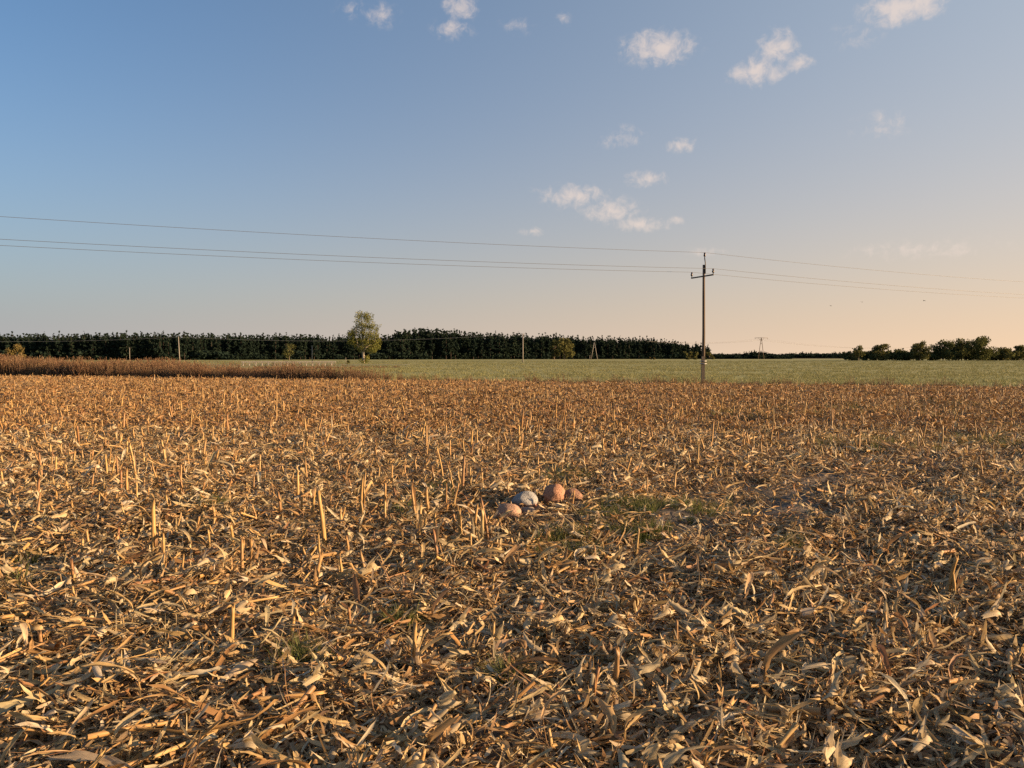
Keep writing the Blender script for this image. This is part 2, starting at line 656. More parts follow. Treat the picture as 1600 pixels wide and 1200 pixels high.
def protos(name, meshes):
    c = bpy.data.collections.new(name)
    for k, me in enumerate(meshes):
        o = bpy.data.objects.new('%s_%03d' % (name, k), me)
        c.objects.link(o)
    return c


def scatter(name, pos, rot, scl, pick, coll, label, cat):
    n = len(pos)
    me = bpy.data.meshes.new(name)
    me.vertices.add(n)
    me.vertices.foreach_set('co', np.asarray(pos, np.float32).ravel())
    a = me.attributes.new('rot', 'FLOAT_VECTOR', 'POINT')
    a.data.foreach_set('vector', np.asarray(rot, np.float32).ravel())
    scl = np.asarray(scl, np.float32)
    if scl.ndim == 1:
        scl = np.repeat(scl[:, None], 3, 1)
    a = me.attributes.new('scl', 'FLOAT_VECTOR', 'POINT')
    a.data.foreach_set('vector', scl.ravel())
    a = me.attributes.new('pick', 'INT', 'POINT')
    a.data.foreach_set('value', np.asarray(pick, np.int32))
    ng = bpy.data.node_groups.new(name, 'GeometryNodeTree')
    ng.interface.new_socket('Geometry', in_out='INPUT', socket_type='NodeSocketGeometry')
    ng.interface.new_socket('Geometry', in_out='OUTPUT', socket_type='NodeSocketGeometry')
    nn, ll = ng.nodes.new, ng.links.new
    gi, go = nn('NodeGroupInput'), nn('NodeGroupOutput')
    ip = nn('GeometryNodeInstanceOnPoints')
    ci = nn('GeometryNodeCollectionInfo')
    ci.inputs['Collection'].default_value = coll
    ci.inputs['Separate Children'].default_value = True
    ci.inputs['Reset Children'].default_value = True
    ll(gi.outputs[0], ip.inputs['Points'])
    ll(ci.outputs[0], ip.inputs['Instance'])
    ip.inputs['Pick Instance'].default_value = True

    def na(nm, ty):
        x = nn('GeometryNodeInputNamedAttribute')
        x.data_type = ty
        x.inputs['Name'].default_value = nm
        return x.outputs[0]
    ll(na('pick', 'INT'), ip.inputs['Instance Index'])
    er = nn('FunctionNodeEulerToRotation')
    ll(na('rot', 'FLOAT_VECTOR'), er.inputs[0])
    ll(er.outputs[0], ip.inputs['Rotation'])
    ll(na('scl', 'FLOAT_VECTOR'), ip.inputs['Scale'])
    ll(ip.outputs[0], go.inputs[0])
    o = link(name, me)
    md = o.modifiers.new('scatter', 'NODES')
    md.node_group = ng
    return tag(o, label, cat, kind='stuff')


# ---------------------------------------------------------------- corn residue shapes
def strip(L, W, n=8, curl=0.0, lat=0.0, twist=0.0, fold=.3, wave=0.0, tip=.3, m=2, r=rng, cup=0.0, lift=0.0):
    """a leaf: a band of n segments, m cells across, curled, twisted and folded about its midrib"""
    V, UV = [], []
    p = np.zeros(3)
    ang, az = lift, 0.0
    ph = r.rand() * 6
    c_list = []
    for i in range(n + 1):
        t = i / n
        d = np.array([math.cos(ang) * math.cos(az), math.cos(ang) * math.sin(az), math.sin(ang)])
        c_list.append((p.copy(), d))
        p = p + d * L / n
        ang += curl / n * (1 + .8 * math.sin(ph + 5 * t)) + r.normal() * .1 * (wave > 0)
        az += lat / n
    tw = r.rand() * .6 - .3
    for i, (p, d) in enumerate(c_list):
        t = i / n
        side = np.cross(d, [0, 0, 1.0])
        side = side / (np.linalg.norm(side) + 1e-6)
        nrm = np.cross(side, d)
        a = tw + twist * t
        s2 = side * math.cos(a) + nrm * math.sin(a)
        n2 = nrm * math.cos(a) - side * math.sin(a)
        w = W / 2 * (min(1, (1 - t) / tip + .12) if tip > 0 else 1) * min(1, .75 + t * 3)
        for j in range(m + 1):
            q = -1 + 2 * j / m
            wob = wave * math.sin(ph * 2 + t * 17 + (2.1 if q > 0 else 0)) * W if abs(q) > .6 else 0
            jag = (1 + r.normal() * .07) if abs(q) == 1 else 1
            if i == 0 or i == n:
                p = p + d * W * r.uniform(-.9, .9) * (m > 1)
            V.append(p + s2 * w * q * jag + n2 * (abs(q) * w * fold + cup * w * (1 - q * q) + wob))
            UV.append((t * L / .3, (q + 1) / 2 * W / .04))
    F = [(i * (m + 1) + j, i * (m + 1) + j + 1, (i + 1) * (m + 1) + j + 1, (i + 1) * (m + 1) + j) for i in range(n) for j in range(m)]
    return np.array(V), F, np.array(UV)


def centred(v):
    v = v.copy()
    v[:, :2] -= (v[:, :2].min(0) + v[:, :2].max(0)) / 2
    v[:, 2] -= v[:, 2].min()
    return v


def rotm(e):
    return np.array(Euler(e).to_matrix())


leaf_meshes = []
for k in range(34):
    r = np.random.RandomState(100 + k)
    L = r.uniform(.11, .44)
    W = r.uniform(.01, .032) if k < 22 else r.uniform(.024, .044)
    if k >= 22:
        L = r.uniform(.18, .46)
    bend = .95 if k < 22 else .75
    v, f, uv = strip(L, W, 10, r.normal() * bend, r.normal() * .7, r.normal() * bend * 1.2, r.uniform(.05, .8), r.uniform(.02, .2), r.uniform(.04, .3) if k % 4 else .7, 2 if k < 22 else 4, r)
    v = v + r.randn(*v.shape) * W * .05
    mb = MB()
    if k % 3 == 1:           # shredded along the fibres: ribbons that part from one base
        nr = 3 + int(r.rand() * 4)
        for q in range(nr):
            v, f, uv = strip(L * r.uniform(.5, 1.1), W / nr * r.uniform(.7, 1.5), 9, r.normal() * bend, r.normal() * .5, r.normal() * bend, .3, .1, r.uniform(.05, .5), 2, r)
            v = v + [-L / 2, (q / nr - .5) * W, 0]
            mb.add(v, f, uv + [0, q], q * .02)
        zmin = min(v[:, 2].min() for v in mb.v)
        mb.v = [np.maximum(v, [-9, -9, zmin * .35]) - [0, 0, zmin * .35] for v in mb.v]
    else:
        mb.add(centred(v), f, uv)
    leaf_meshes.append(mb.mesh('corn_leaf', M_leaf))
husk_meshes = []
for k in range(12):
    r = np.random.RandomState(300 + k)
    mb = MB()
    nh = 1 + int(r.rand() * 3.2)
    for q in range(nh):
        v, f, uv = strip(r.uniform(.09, .17), r.uniform(.025, .05), 8, r.normal() * .9, r.normal() * .3, r.normal() * .5, 0, .1, .55, 4, r, cup=r.uniform(.3, .75),
                         lift=r.uniform(-.1, .5))
        v = v @ rotm((r.normal() * .5, r.normal() * .2, r.normal() * .35)).T
        mb.add(v, f, uv, q * .07)
    for v in mb.v:
        pass
    zmin = min(v[:, 2].min() for v in mb.v)
    mb.v = [v - [0.07, 0, zmin + .008] for v in mb.v]
    husk_meshes.append(mb.mesh('corn_husk', M_husk))


def stalk_mb(r, H, rad, lean=.06, seg=9, jag=.03, split=True):
    """standing or cut corn stalk with swollen nodes and a torn top"""
    mb = MB()
    n = 8
    V, UV, F = [], [], []
    bx, by = r.normal() * lean * .55, r.normal() * lean * .55
    node = r.uniform(.05, .12)
    for i in range(seg + 1):
        t = i / seg
        z = t * H
        rr = rad * (1.12 - .3 * t)
        rr *= 1 + .2 * math.exp(-(((z - node) % .15 - .075) / .012) ** 2)
        for k in range(n):
            a = 2 * PI * k / n
            el = 1 + .12 * math.cos(2 * a + 1)
            zz = z + (r.rand() * jag * 1.6 - jag * .3 if i == seg else 0)
            V.append((bx * t * t * H * 2 + rr * el * math.cos(a), by * t * t * H * 2 + rr * el * math.sin(a), zz))
            UV.append((z / .3, k / n))
    for i in range(seg):
        for k in range(n):
            F.append((i * n + k, i * n + (k + 1) % n, (i + 1) * n + (k + 1) % n, (i + 1) * n + k))
    top = len(V)
    V.append((bx * H * 2, by * H * 2, H - jag * .4))
    UV.append((0, .5))
    for k in range(n):
        F.append((seg * n + k, seg * n + (k + 1) % n, top))
    V = np.array(V)
    V[:, 2] -= .03
    mb.add(V, F, UV)
    return mb


def sheath_mb(r, H, rad):
    """dry leaf sheath hugging the stalk and a rag of leaf hanging off it"""
    mb = MB()
    for q in range(1 + int(r.rand() * 2.2)):
        v, f, uv = strip(H * r.uniform(.45, .9), rad * r.uniform(1.5, 2.4), 7, r.normal() * .3, 0, r.normal() * .5, 0, .08, .5, 2, r, cup=-.6, lift=1.45)
        a = r.rand() * 6.28
        v = v + [rad * .85, 0, 0]
        v = v @ rotm((0, 0, a)).T
        mb.add(v, f, uv, q * .11)
    if r.rand() < .6:
        v, f, uv = strip(r.uniform(.1, .24), rad * 2, 8, -r.uniform(1, 3), r.normal() * .5, r.normal(), .3, .1, .7, 2, r, lift=1.0)
        v = (v + [rad, 0, H * r.uniform(.2, .6)]) @ rotm((0, 0, r.rand() * 6.28)).T
        mb.add(v, f, uv, .3)
    return mb


stalk_meshes, sheath_meshes, stalk_h = [], [], []
for k in range(16):
    r = np.random.RandomState(500 + k)
    H = .3
    rad = r.uniform(.009, .0135)
    stalk_meshes.append(stalk_mb(r, H, rad).mesh('corn_stalk', M_stalk))
    sheath_meshes.append(sheath_mb(r, H, rad).mesh('leaf_sheath', M_leaf))


def stump_mb(r, H, n=16, spread=.032):
    """stalk crushed by a wheel into a brush of upright fibres"""
    mb = MB()
    for q in range(n):
        a, d = r.rand() * 6.28, spread * math.sqrt(r.rand())
        v, f, uv = strip(H * r.uniform(.45, 1.05), r.uniform(.006, .017), 4, r.normal() * .3, 0, r.normal() * .8, .2, .05, .35, 2, r, lift=1.5 - abs(r.normal()) * .22)
        v = v @ rotm((0, 0, r.normal() * .6 + a)).T
        mb.add(v + [d * math.cos(a), d * math.sin(a), -.015], f, uv, q * .037)
    for q in range(3):       # rags of leaf sheath hanging about it
        v, f, uv = strip(H * r.uniform(.8, 1.6), r.uniform(.02, .038), 7, -r.uniform(.6, 2.4), r.normal() * .4, r.normal() * .6, .3, .12, .5, 2, r, lift=r.uniform(.7, 1.3))
        v = (v + [.012, 0, 0]) @ rotm((0, 0, r.rand() * 6.28)).T
        mb.add(v, f, uv, r.rand())
    return mb


stump_meshes = [stump_mb(np.random.RandomState(700 + k), .13, 12 + k).mesh('split_stump', M_splint) for k in range(8)]
piece_meshes = []
for k in range(10):
    r = np.random.RandomState(800 + k)
    L = r.uniform(.16, .5)
    mb = stalk_mb(r, L, r.uniform(.009, .014), .05, 7, .03)
    mb.v = [np.stack([v[:, 2] - L / 2 + .03, v[:, 1], v[:, 0]], 1) for v in mb.v]
    zmin = min(v[:, 2].min() for v in mb.v)
    mb.v = [v - [0, 0, zmin + .004] for v in mb.v]
    if r.rand() < .6:
        v, f, uv = strip(L * .7, .03, 7, r.normal() * .7, r.normal() * .5, r.normal(), .3, .1, .5, 2, r)
        mb.add(v + [-L * .3, .008, .012], f, uv, .21)
    piece_meshes.append(mb.mesh('cut_corn_stalk', M_stalk))
clump_meshes = []
for k in range(14):
    r = np.random.RandomState(900 + k)
    mb = MB()
    for q in range(64):
        L = r.uniform(.025, .13)
        v, f, uv = strip(L, r.uniform(.004, .016) * (1.4 if L > .08 else 1), 3, r.normal() * .9, r.normal() * .6, r.normal() * .9, .2, 0, .4, 1, r)
        v = centred(v) @ rotm((r.normal() * .3, r.normal() * .32, r.rand() * 6.28)).T
        rad = .26 * math.sqrt(r.rand())
        a = r.rand() * 6.28
        mb.add(v + [rad * math.cos(a), rad * math.sin(a), r.rand() * .03 - .005], f, uv, r.rand())
    clump_meshes.append(mb.mesh('chaff', M_chaff))
# loose patch of leaf pieces and short stubs for the farther field
patch_meshes = []
for k in range(12):
    r = np.random.RandomState(1100 + k)
    mb = MB()
    for q in range(46):
        L = r.uniform(.07, .3)
        v, f, uv = strip(L, r.uniform(.014, .04), 4, r.normal() * 1.1, r.normal() * .6, r.normal() * 1.2, .3, 0, .5, 1, r)
        v = centred(v) @ rotm((r.normal() * .4, r.normal() * .42, r.rand() * 6.28)).T
        rad = .5 * math.sqrt(r.rand())
        a = r.rand() * 6.28
        mb.add(v + [rad * math.cos(a), rad * math.sin(a), r.rand() * .05 - .01], f, uv, r.rand())
    patch_meshes.append(mb.mesh('leaf_litter', M_mat))

# ---------------------------------------------------------------- where the residue lies
STONES = [  # px, base py, half width, height (m), look
    (867, 790, .112, .24, 'red'), (820, 797, .13, .23, 'grey'), (895, 789, .105, .18, 'brown'), (795, 812, .115, .2, 'pink'), (826, 808, .075, .13, 'dark'), (845, 801, .06, .11, 'small')]


def gpos(px, py):
    """ground point (flat) under a pixel"""
    d = pix_dir(px, py)
    t = -EYE / d.z
    return d.x * t, d.y * t


stone_xy = [gpos(s[0], s[1]) for s in STONES]


def near_stone(x, y, rr=.1):
    m = np.zeros(len(x), bool)
    for (sx, sy) in stone_xy:
        m |= (x - sx) ** 2 + (y - (sy + .06)) ** 2 < rr * rr
    return m


def sample(y0, y1, dens, r):
    """points on the field between two depths, evenly per square metre"""
    ya, yb = y0, y1
    hw = lambda y: .74 * y + 1.6
    A = 2 * hw(yb) * (yb - ya)
    n = int(A * dens)
    x = (r.rand(n) * 2 - 1) * hw(yb)
    y = ya + r.rand(n) * (yb - ya)
    k = (np.abs(x) < hw(y)) & (y < far_edge(x) - .1)
    x, y = x[k], y[k]
    l = lane(x, y)
    heap = vnoise(x * 1.9 + 40, y * 1.9) * .6 + vnoise(x * 5, y * 5 + 11) * .4
    heap = heap + .14 * np.cos((x * ROW_N[0] + y * ROW_N[1]) * 2 * PI / 1.5 + 1.2 * vnoise(x * .5, y * .5))      # the residue lies in swaths along the rows
    k = (r.rand(len(x)) > l * .955) & ~near_stone(x, y) & (r.rand(len(x)) < .3 + 1.15 * heap)
    return x[k], y[k]


def lay(bands, nproto, r, smin, smax, tilt, zmax=.03, dz=0.0):
    P, Ro, S, K = [], [], [], []
    for (y0, y1, dens, sm) in bands:
        x, y = sample(y0, y1, dens, r)
        n = len(x)
        z = height(x, y) + r.rand(n) ** 2 * zmax + dz
        P.append(np.stack([x, y, z], 1))
        Ro.append(np.stack([r.randn(n) * tilt, r.randn(n) * tilt, r.rand(n) * 2 * PI], 1))
        S.append(r.uniform(smin, smax, n) * sm)
        K.append(r.randint(0, nproto, n))
    return np.concatenate(P), np.concatenate(Ro), np.concatenate(S), np.concatenate(K)


r = np.random.RandomState(21)
scatter('corn_chaff', *lay([(.8, 6, 75, .85), (6, 14, 44, 1.1), (14, 30, 9, 1.5), (30, 84, 1.6, 2.2)], len(clump_meshes), r, .8, 1.25, .08, .012),
        protos('chaff_proto', clump_meshes), 'fine chaff and shredded corn fibres covering the soil', 'chaff')
P, Ro, S, K = lay([(.8, 5, 540, .88), (5, 9, 360, .95), (9, 16, 160, 1.1)], len(leaf_meshes) + len(husk_meshes) + len(piece_meshes), r, .42, 1.12, .19, .07)
bias = r.rand(len(K)) < .55          # the harvester combed much of it one way
Ro[:, 2] = np.where(bias, R(36) + r.randn(len(K)) * .4 + PI * (r.rand(len(K)) < .5), Ro[:, 2])
# most pieces are leaves; husks and stalk lengths are rarer
kk = r.rand(len(K))
nl, nh, npc = len(leaf_meshes), len(husk_meshes), len(piece_meshes)
kk = kk + .1 * np.clip(P[:, 0] / 3, 0, 1) * (P[:, 1] < 8) * (kk < .8) * (r.rand(len(kk)) < .6)
K = np.where(kk < .8, np.where(r.rand(len(K)) < .8, r.randint(0, 22, len(K)), r.randint(22, nl, len(K))), np.where(kk < .94, nl + r.randint(0, nh, len(K)), nl + nh + r.randint(0, npc, len(K))))
scatter('corn_litter', P, Ro, S, K, protos('litter_proto', leaf_meshes + husk_meshes + piece_meshes),
        'dry tan leaf shreds and husk scraps strewn over the near stubble', 'litter')
scatter('corn_litter', *lay([(15, 26, 6.5, 1.0), (26, 45, 3.6, 1.15), (45, 86, 1.8, 1.35)], len(patch_meshes), r, .8, 1.2, .06, .03),
        protos('patch_proto', patch_meshes), 'golden leaf litter matted between the far stubble rows', 'litter')

# standing stubble in rows
r = np.random.RandomState(33)
u, w = np.meshgrid(np.arange(-80, 105, .17), np.arange(-60, 100, .75))
u, w = u.ravel(), w.ravel()
keep = r.rand(len(u)) < .74
u, w = u[keep], w[keep]
u = u + r.randn(len(u)) * .05
w = w + r.randn(len(w)) * .025
sx = u * ROW_D[0] + w * ROW_N[0]
sy = u * ROW_D[1] + w * ROW_N[1]
k = (sy > 1.9) & (np.abs(sx) < .74 * sy + .6) & (sy < far_edge(sx) - .2)
k &= ~near_stone(sx, sy, .3)
sx, sy = sx[k], sy[k]
patchy = vnoise(sx * .35 + 20, sy * .35) * .6 + .4 * vnoise(sx * 1.1, sy * 1.1)
k = (r.rand(len(sx)) > lane(sx, sy) * 1.3)
# the near right has been driven over: few tall stalks, mostly crushed stumps
side = (sy - 7.2) * .73 - (sx - 1.7) * .68
crushed = np.maximum(1 / (1 + np.exp((side + .5) * 2.5)) / (1 + np.exp((sy - 13) * .8)), 1 / (1 + np.exp((sy - 4.8) * 2)))
k &= r.rand(len(sx)) < np.where(sy < 7, .6 + .35 * patchy, .95)
sx, sy, patchy, crushed = sx[k], sy[k], patchy[k], crushed[k]
is_stump = r.rand(len(sx)) < np.clip(crushed * .75 + .05, 0, .8)
sh = np.clip(r.gamma(7, .021, len(sx)), .06, .36) * (1 - .35 * crushed)
tall = r.rand(len(sx)) < .035
sh = np.where(tall & ~is_stump, sh + .17, sh)
dist = np.hypot(sx, sy)
EXPL = [(240, 782, 870), (257, 845, 905), (284, 878, 906), (213, 702, 758), (66, 713, 755), (183, 722, 757), (189, 745, 778), (248, 735, 774), (127, 850, 885),
        (508, 768, 857), (519, 785, 815), (563, 742, 803), (567, 736, 800), (602, 750, 800), (603, 800, 828), (649, 758, 818), (668, 760, 808), (664, 800, 828),
        (697, 757, 800), (709, 756, 797), (720, 790, 848), (740, 783, 842), (753, 792, 850), (763, 774, 842), (560, 812, 842), (535, 864, 898), (571, 853, 892),
        (480, 655, 705), (519, 645, 676), (432, 612, 662), (666, 668, 710), (489, 768, 812), (683, 826, 852), (116, 892, 935), (209, 882, 915), (336, 822, 848),
        (394, 842, 888), (1004, 1010, 1048), (962, 1016, 1078), (925, 1050, 1110), (1057, 982, 1020), (1385, 962, 992), (1482, 878, 936), (1492, 895, 938),
        (862, 1150, 1180), (1209, 640, 672), (1300, 628, 668), (1112, 660, 700), (1348, 652, 676)]
ex = np.array([gpos(p, b) for p, a, b in EXPL])
far_from_ex = np.min(np.hypot(sx[:, None] - ex[None, :, 0], sy[:, None] - ex[None, :, 1]), 1) > .12
sx, sy, is_stump, sh, dist, tall = [q[far_from_ex] for q in (sx, sy, is_stump, sh, dist, tall)]

inview = np.abs(sx) < .66 * sy + .05
order = np.argsort(dist + np.where(inview, 0, 1000))
st = [i for i in order if not is_stump[i]]
su = [i for i in order if is_stump[i]]
ind_st, ind_su = st[:240], su[:120]
rest_st, rest_su = np.array(st[240:]), np.array(su[120:])


def spot(x, y):
    """where on the near field a piece lies, by things one can find"""
    px_ = 800 + FPX * x / y
    side = ('at the left edge' if px_ < 260 else 'left of the stone pile' if px_ < 640 else 'below the stone pile' if px_ < 980 else 'right of the stone pile' if px_ < 1330 else 'at the right edge')
    deep = ('very near' if y < 3.2 else 'near' if y < 4.6 else 'before the stones' if y < 7 else 'level with the stones' if y < 9.5 else 'beyond the stones')
    return side + ', ' + deep


def put_stalk(x, y, h, k, label, group, lean=.09):
    rr = np.random.RandomState(k + 5000)
    i = k % len(stalk_meshes)
    s = h / .3
    o = link('corn_stalk', stalk_meshes[i], None, (x, y, float(height(x, y))), (rr.randn() * lean, rr.randn() * lean, rr.rand() * 6.28),
             (min(1.25, .6 + .5 * s), min(1.25, .6 + .5 * s), s))
    tag(o, label, 'corn stalk', group)
    if k % 3 != 2:
        c = link('leaf_sheath', sheath_meshes[i], o)
    return o


SPECIAL = {0: 'tall pointed golden corn stalk standing alone, the tallest in the near field on the left',
           9: 'tall thin upright corn stalk left of the stalk cluster before the stones',
           23: 'dark sturdy corn stalk nearest to the left of the pink stone',
           38: 'thick brown cut corn stalk among crushed leaves at the bottom middle',
           42: 'thick upright corn stump standing alone at the right of the near field'}
for k, (p, a, b) in enumerate(EXPL):
    x, y = gpos(p, b)
    h = (b - a) / FPX * math.hypot(x, y) * 1.02
    put_stalk(x, y, h + .03, k, SPECIAL.get(k, 'upright ' + ('tall' if h > .3 else 'short') + ' cut corn stalk standing out ' + spot(x, y)),
              'stubble stalks in the near field', .025)
for q, i in enumerate(ind_st):
    lab = ('tall' if sh[i] > .26 else 'stubby' if sh[i] < .12 else 'short') + ' dry corn stalk standing ' + spot(float(sx[i]), float(sy[i]))
    put_stalk(float(sx[i]), float(sy[i]), float(sh[i]) + .03, 100 + q, lab, 'stubble stalks in the near field')
for q, i in enumerate(ind_su):
    rr = np.random.RandomState(q + 7000)
    o = link('split_stump', stump_meshes[q % len(stump_meshes)], None, (float(sx[i]), float(sy[i]), float(height(sx[i], sy[i]))),
             (rr.randn() * .15, rr.randn() * .15, rr.rand() * 6.28), rr.uniform(.65, 1.15))
    tag(o, 'crushed stump split into pale upright fibres ' + spot(float(sx[i]), float(sy[i])), 'corn stump', 'crushed stumps in the near field')
allp = stalk_meshes + sheath_meshes + stump_meshes
ns = len(stalk_meshes)
P, Ro, S, K = [], [], [], []
r = np.random.RandomState(44)
for grp, stump in ((rest_st, False), (rest_su, True)):
    x, y = sx[grp], sy[grp]
    n = len(x)
    base = np.stack([x, y, height(x, y)], 1)
    rot = np.stack([r.randn(n) * .09, r.randn(n) * .09, r.rand(n) * 6.28], 1)
    if stump:
        P.append(base), Ro.append(rot), S.append(np.repeat(r.uniform(.7, 1.2, n)[:, None], 3, 1)), K.append(2 * ns + r.randint(0, len(stump_meshes), n))
    else:
        s = (sh[grp] + .03) / .3
        sc = np.stack([.75 + .5 * s, .75 + .5 * s, s], 1)
        ki = r.randint(0, ns, n)
        P += [base, base]
        Ro += [rot, rot]
        S += [sc, sc]
        K += [ki, ki + ns]
scatter('corn_stubble', np.concatenate(P), np.concatenate(Ro), np.concatenate(S), np.concatenate(K), protos('stubble_proto', allp),
        'rows of cut corn stubble stretching back to the field edge', 'stubble')

LOOK = []
for me in leaf_meshes:
    d_ = np.array([v.co[:] for v in me.vertices])
    e_ = d_.max(0) - d_.min(0)
    LOOK.append(('long ' if e_[:2].max() > .27 else 'short ') + ('curled ' if e_[2] > .07 else 'flat '))
# single leaves, husks and stalk lengths lying on top in the near field
r = np.random.RandomState(55)


def lay_individuals(n, ymin, ymax, meshes, name, cat, labels, group, smin, smax, tilt, lift):
    got = 0
    while got < n:
        # denser towards the camera, as far as single pieces can be told apart
        y = ymin + (ymax - ymin) * r.rand() ** 1.5
        x = (r.rand() * 2 - 1) * (.68 * y)
        if name == 'corn_husk' and x < 0 and r.rand() < .55:
            x = -x
        xa, ya = np.array([x]), np.array([y])
        if near_stone(xa, ya, .16)[0] or r.rand() < lane(xa, ya)[0] * .93:
            continue
        i = r.randint(len(meshes))
        if name == 'corn_leaf' and r.rand() < .2:
            i = r.randint(22, len(meshes))
        o = link(name, meshes[i], None, (x, y, float(height(x, y)) + .012 + r.rand() ** 2 * lift), (r.randn() * tilt, r.randn() * tilt, r.rand() * 2 * PI), r.uniform(smin, smax))
        tag(o, labels(x, y, i), cat, group)
        got += 1


lay_individuals(290, 2.1, 8.5, leaf_meshes, 'corn_leaf', 'corn leaf',
                lambda x, y, i: LOOK[i] + 'dry corn leaf lying ' + spot(x, y), 'loose corn leaves on the near field', .85, 1.35, .13, .06)
lay_individuals(170, 2.2, 8.5, husk_meshes, 'corn_husk', 'corn husk',
                lambda x, y, i: 'pale papery corn husk on the litter ' + spot(x, y), 'corn husks on the near field', .7, 1.15, .45, .05)
lay_individuals(70, 2.3, 11, piece_meshes, 'cut_corn_stalk', 'corn stalk',
                lambda x, y, i: 'cut length of corn stalk lying flat ' + spot(x, y), 'cut stalk lengths on the ground', .8, 1.3, .12, .04)

# ---------------------------------------------------------------- stones


def stone_mat(name, a, b, spot, low=None):
    m, nn, ll, out = nmat(name)
    tc = nn('ShaderNodeTexCoord')
    n1 = nn('ShaderNodeTexNoise')
    n1.inputs['Scale'].default_value = 9
    n1.inputs['Detail'].default_value = 8
    v1 = nn('ShaderNodeTexNoise')
    v1.inputs['Scale'].default_value = 75
    v1.inputs['Detail'].default_value = 4
    for x in (n1, v1):
        ll(tc.outputs['Object'], x.inputs['Vector'])
    r1 = ramp(nn, [(.35, a), (.65, b)])
    ll(n1.outputs['Fac'], r1.inputs[0])
    r2 = ramp(nn, [(.52, (0, 0, 0)), (.62, (1, 1, 1))])
    ll(v1.outputs['Fac'], r2.inputs[0])
    hf = nn('ShaderNodeMath')
    hf.operation = 'MULTIPLY'
    hf.inputs[1].default_value = .85
    ll(r2.outputs[0], hf.inputs[0])
    c = mixc(nn, ll, hf.outputs[0], r1.outputs[0], spot)
    if low:            # the lower half of this stone is another, redder rock
        sp = nn('ShaderNodeSeparateXYZ')
        ll(tc.outputs['Object'], sp.inputs[0])
        ad = nn('ShaderNodeMath')
        ad.operation = 'MULTIPLY_ADD'
        ad.inputs[1].default_value = .1
        ll(n1.outputs['Fac'], ad.inputs[0])
        ll(sp.outputs['Z'], ad.inputs[2])
        r3 = ramp(nn, [(.035, (1, 1, 1)), (.065, (0, 0, 0))])
        ll(ad.outputs[0], r3.inputs[0])
        c = mixc(nn, ll, r3.outputs[0], c, low)
    p = nn('ShaderNodeBsdfPrincipled')
    p.inputs['Roughness'].default_value = .85
    ll(c, p.inputs['Base Color'])
    bm = nn('ShaderNodeBump')
    bm.inputs['Strength'].default_value = .9
    bm.inputs['Distance'].default_value = .012
    ll(v1.outputs['Fac'], bm.inputs['Height'])
    ll(bm.outputs[0], p.inputs['Normal'])
    ll(p.outputs[0], out.inputs[0])
    return m


SM = {'red': stone_mat('red_granite', (.25, .125, .075), (.33, .185, .12), (.13, .055, .03)),
      'grey': stone_mat('grey_granite', (.18, .185, .19), (.28, .28, .275), (.1, .1, .105), (.24, .09, .045)),
      'brown': stone_mat('brown_granite', (.17, .09, .06), (.23, .13, .085), (.1, .05, .035)),
      'pink': stone_mat('pink_granite', (.26, .16, .11), (.34, .22, .16), (.15, .08, .05)),
      'dark': stone_mat('dark_stone', (.16, .13, .11), (.22, .18, .15), (.1, .08, .07))}
SM['small'] = SM['brown']
SL = {'small': 'small red brown stone half buried between the grey and the round one', 'red': 'round reddish orange field stone in the middle of the stone pile', 'grey': 'pale grey speckled boulder with a red underside left of the round stone',
      'brown': 'dark reddish brown stone tucked behind the round orange one', 'pink': 'pinkish boulder half covered by leaves at the left of the pile',
      'dark': 'small dark flat stone lying in front of the grey boulder'}
import bmesh
for k, (px, py, hw, hh, look) in enumerate(STONES):
    x, y = stone_xy[k]
    bm = bmesh.new()
    bmesh.ops.create_icosphere(bm, subdivisions=4, radius=1)
    rr = np.random.RandomState(76 + k)
    ax = [Vector(rr.randn(3)).normalized() for _ in range(7)]
    off = [rr.uniform(.72, .96) if look != 'red' else rr.uniform(.88, 1) for _ in range(7)]
    ax += [Vector((.1, .2, 1)).normalized(), Vector((.6, -.3, .75)).normalized(), Vector((-.6, -.4, .7)).normalized()]
    off += [.84, .9, .88]
    for v in bm.verts:
        c = v.co.copy()
        for a, d in zip(ax, off):      # softly cut facets
            e = c.dot(a) - d
            if e > 0:
                c -= a * e * .75
        nse = .035 * math.sin(3.1 * c.x + k) * math.sin(2.7 * c.y + 1) + .03 * math.sin(7 * c.z + 5 * c.x) + .02 * float(vnoise(c.x * 6 + 30, c.y * 6 + c.z * 5))
        c = c * (1 + nse)
        v.co = Vector((c.x * hw * 1.08, c.y * hw * .98, c.z * hh * .58))
    me = bpy.data.meshes.new('field_stone')
    bm.to_mesh(me)
    bm.free()
    for p in me.polygons:
        p.use_smooth = True
    me.materials.append(SM[look])
    o = link('field_stone', me, None, (x, y + hw * .7, float(height(x, y + hw * .7)) + hh * .45), (0, 0, rr.rand() * .6))
    tag(o, SL[look], 'stone', 'field stones piled at the plot corner')

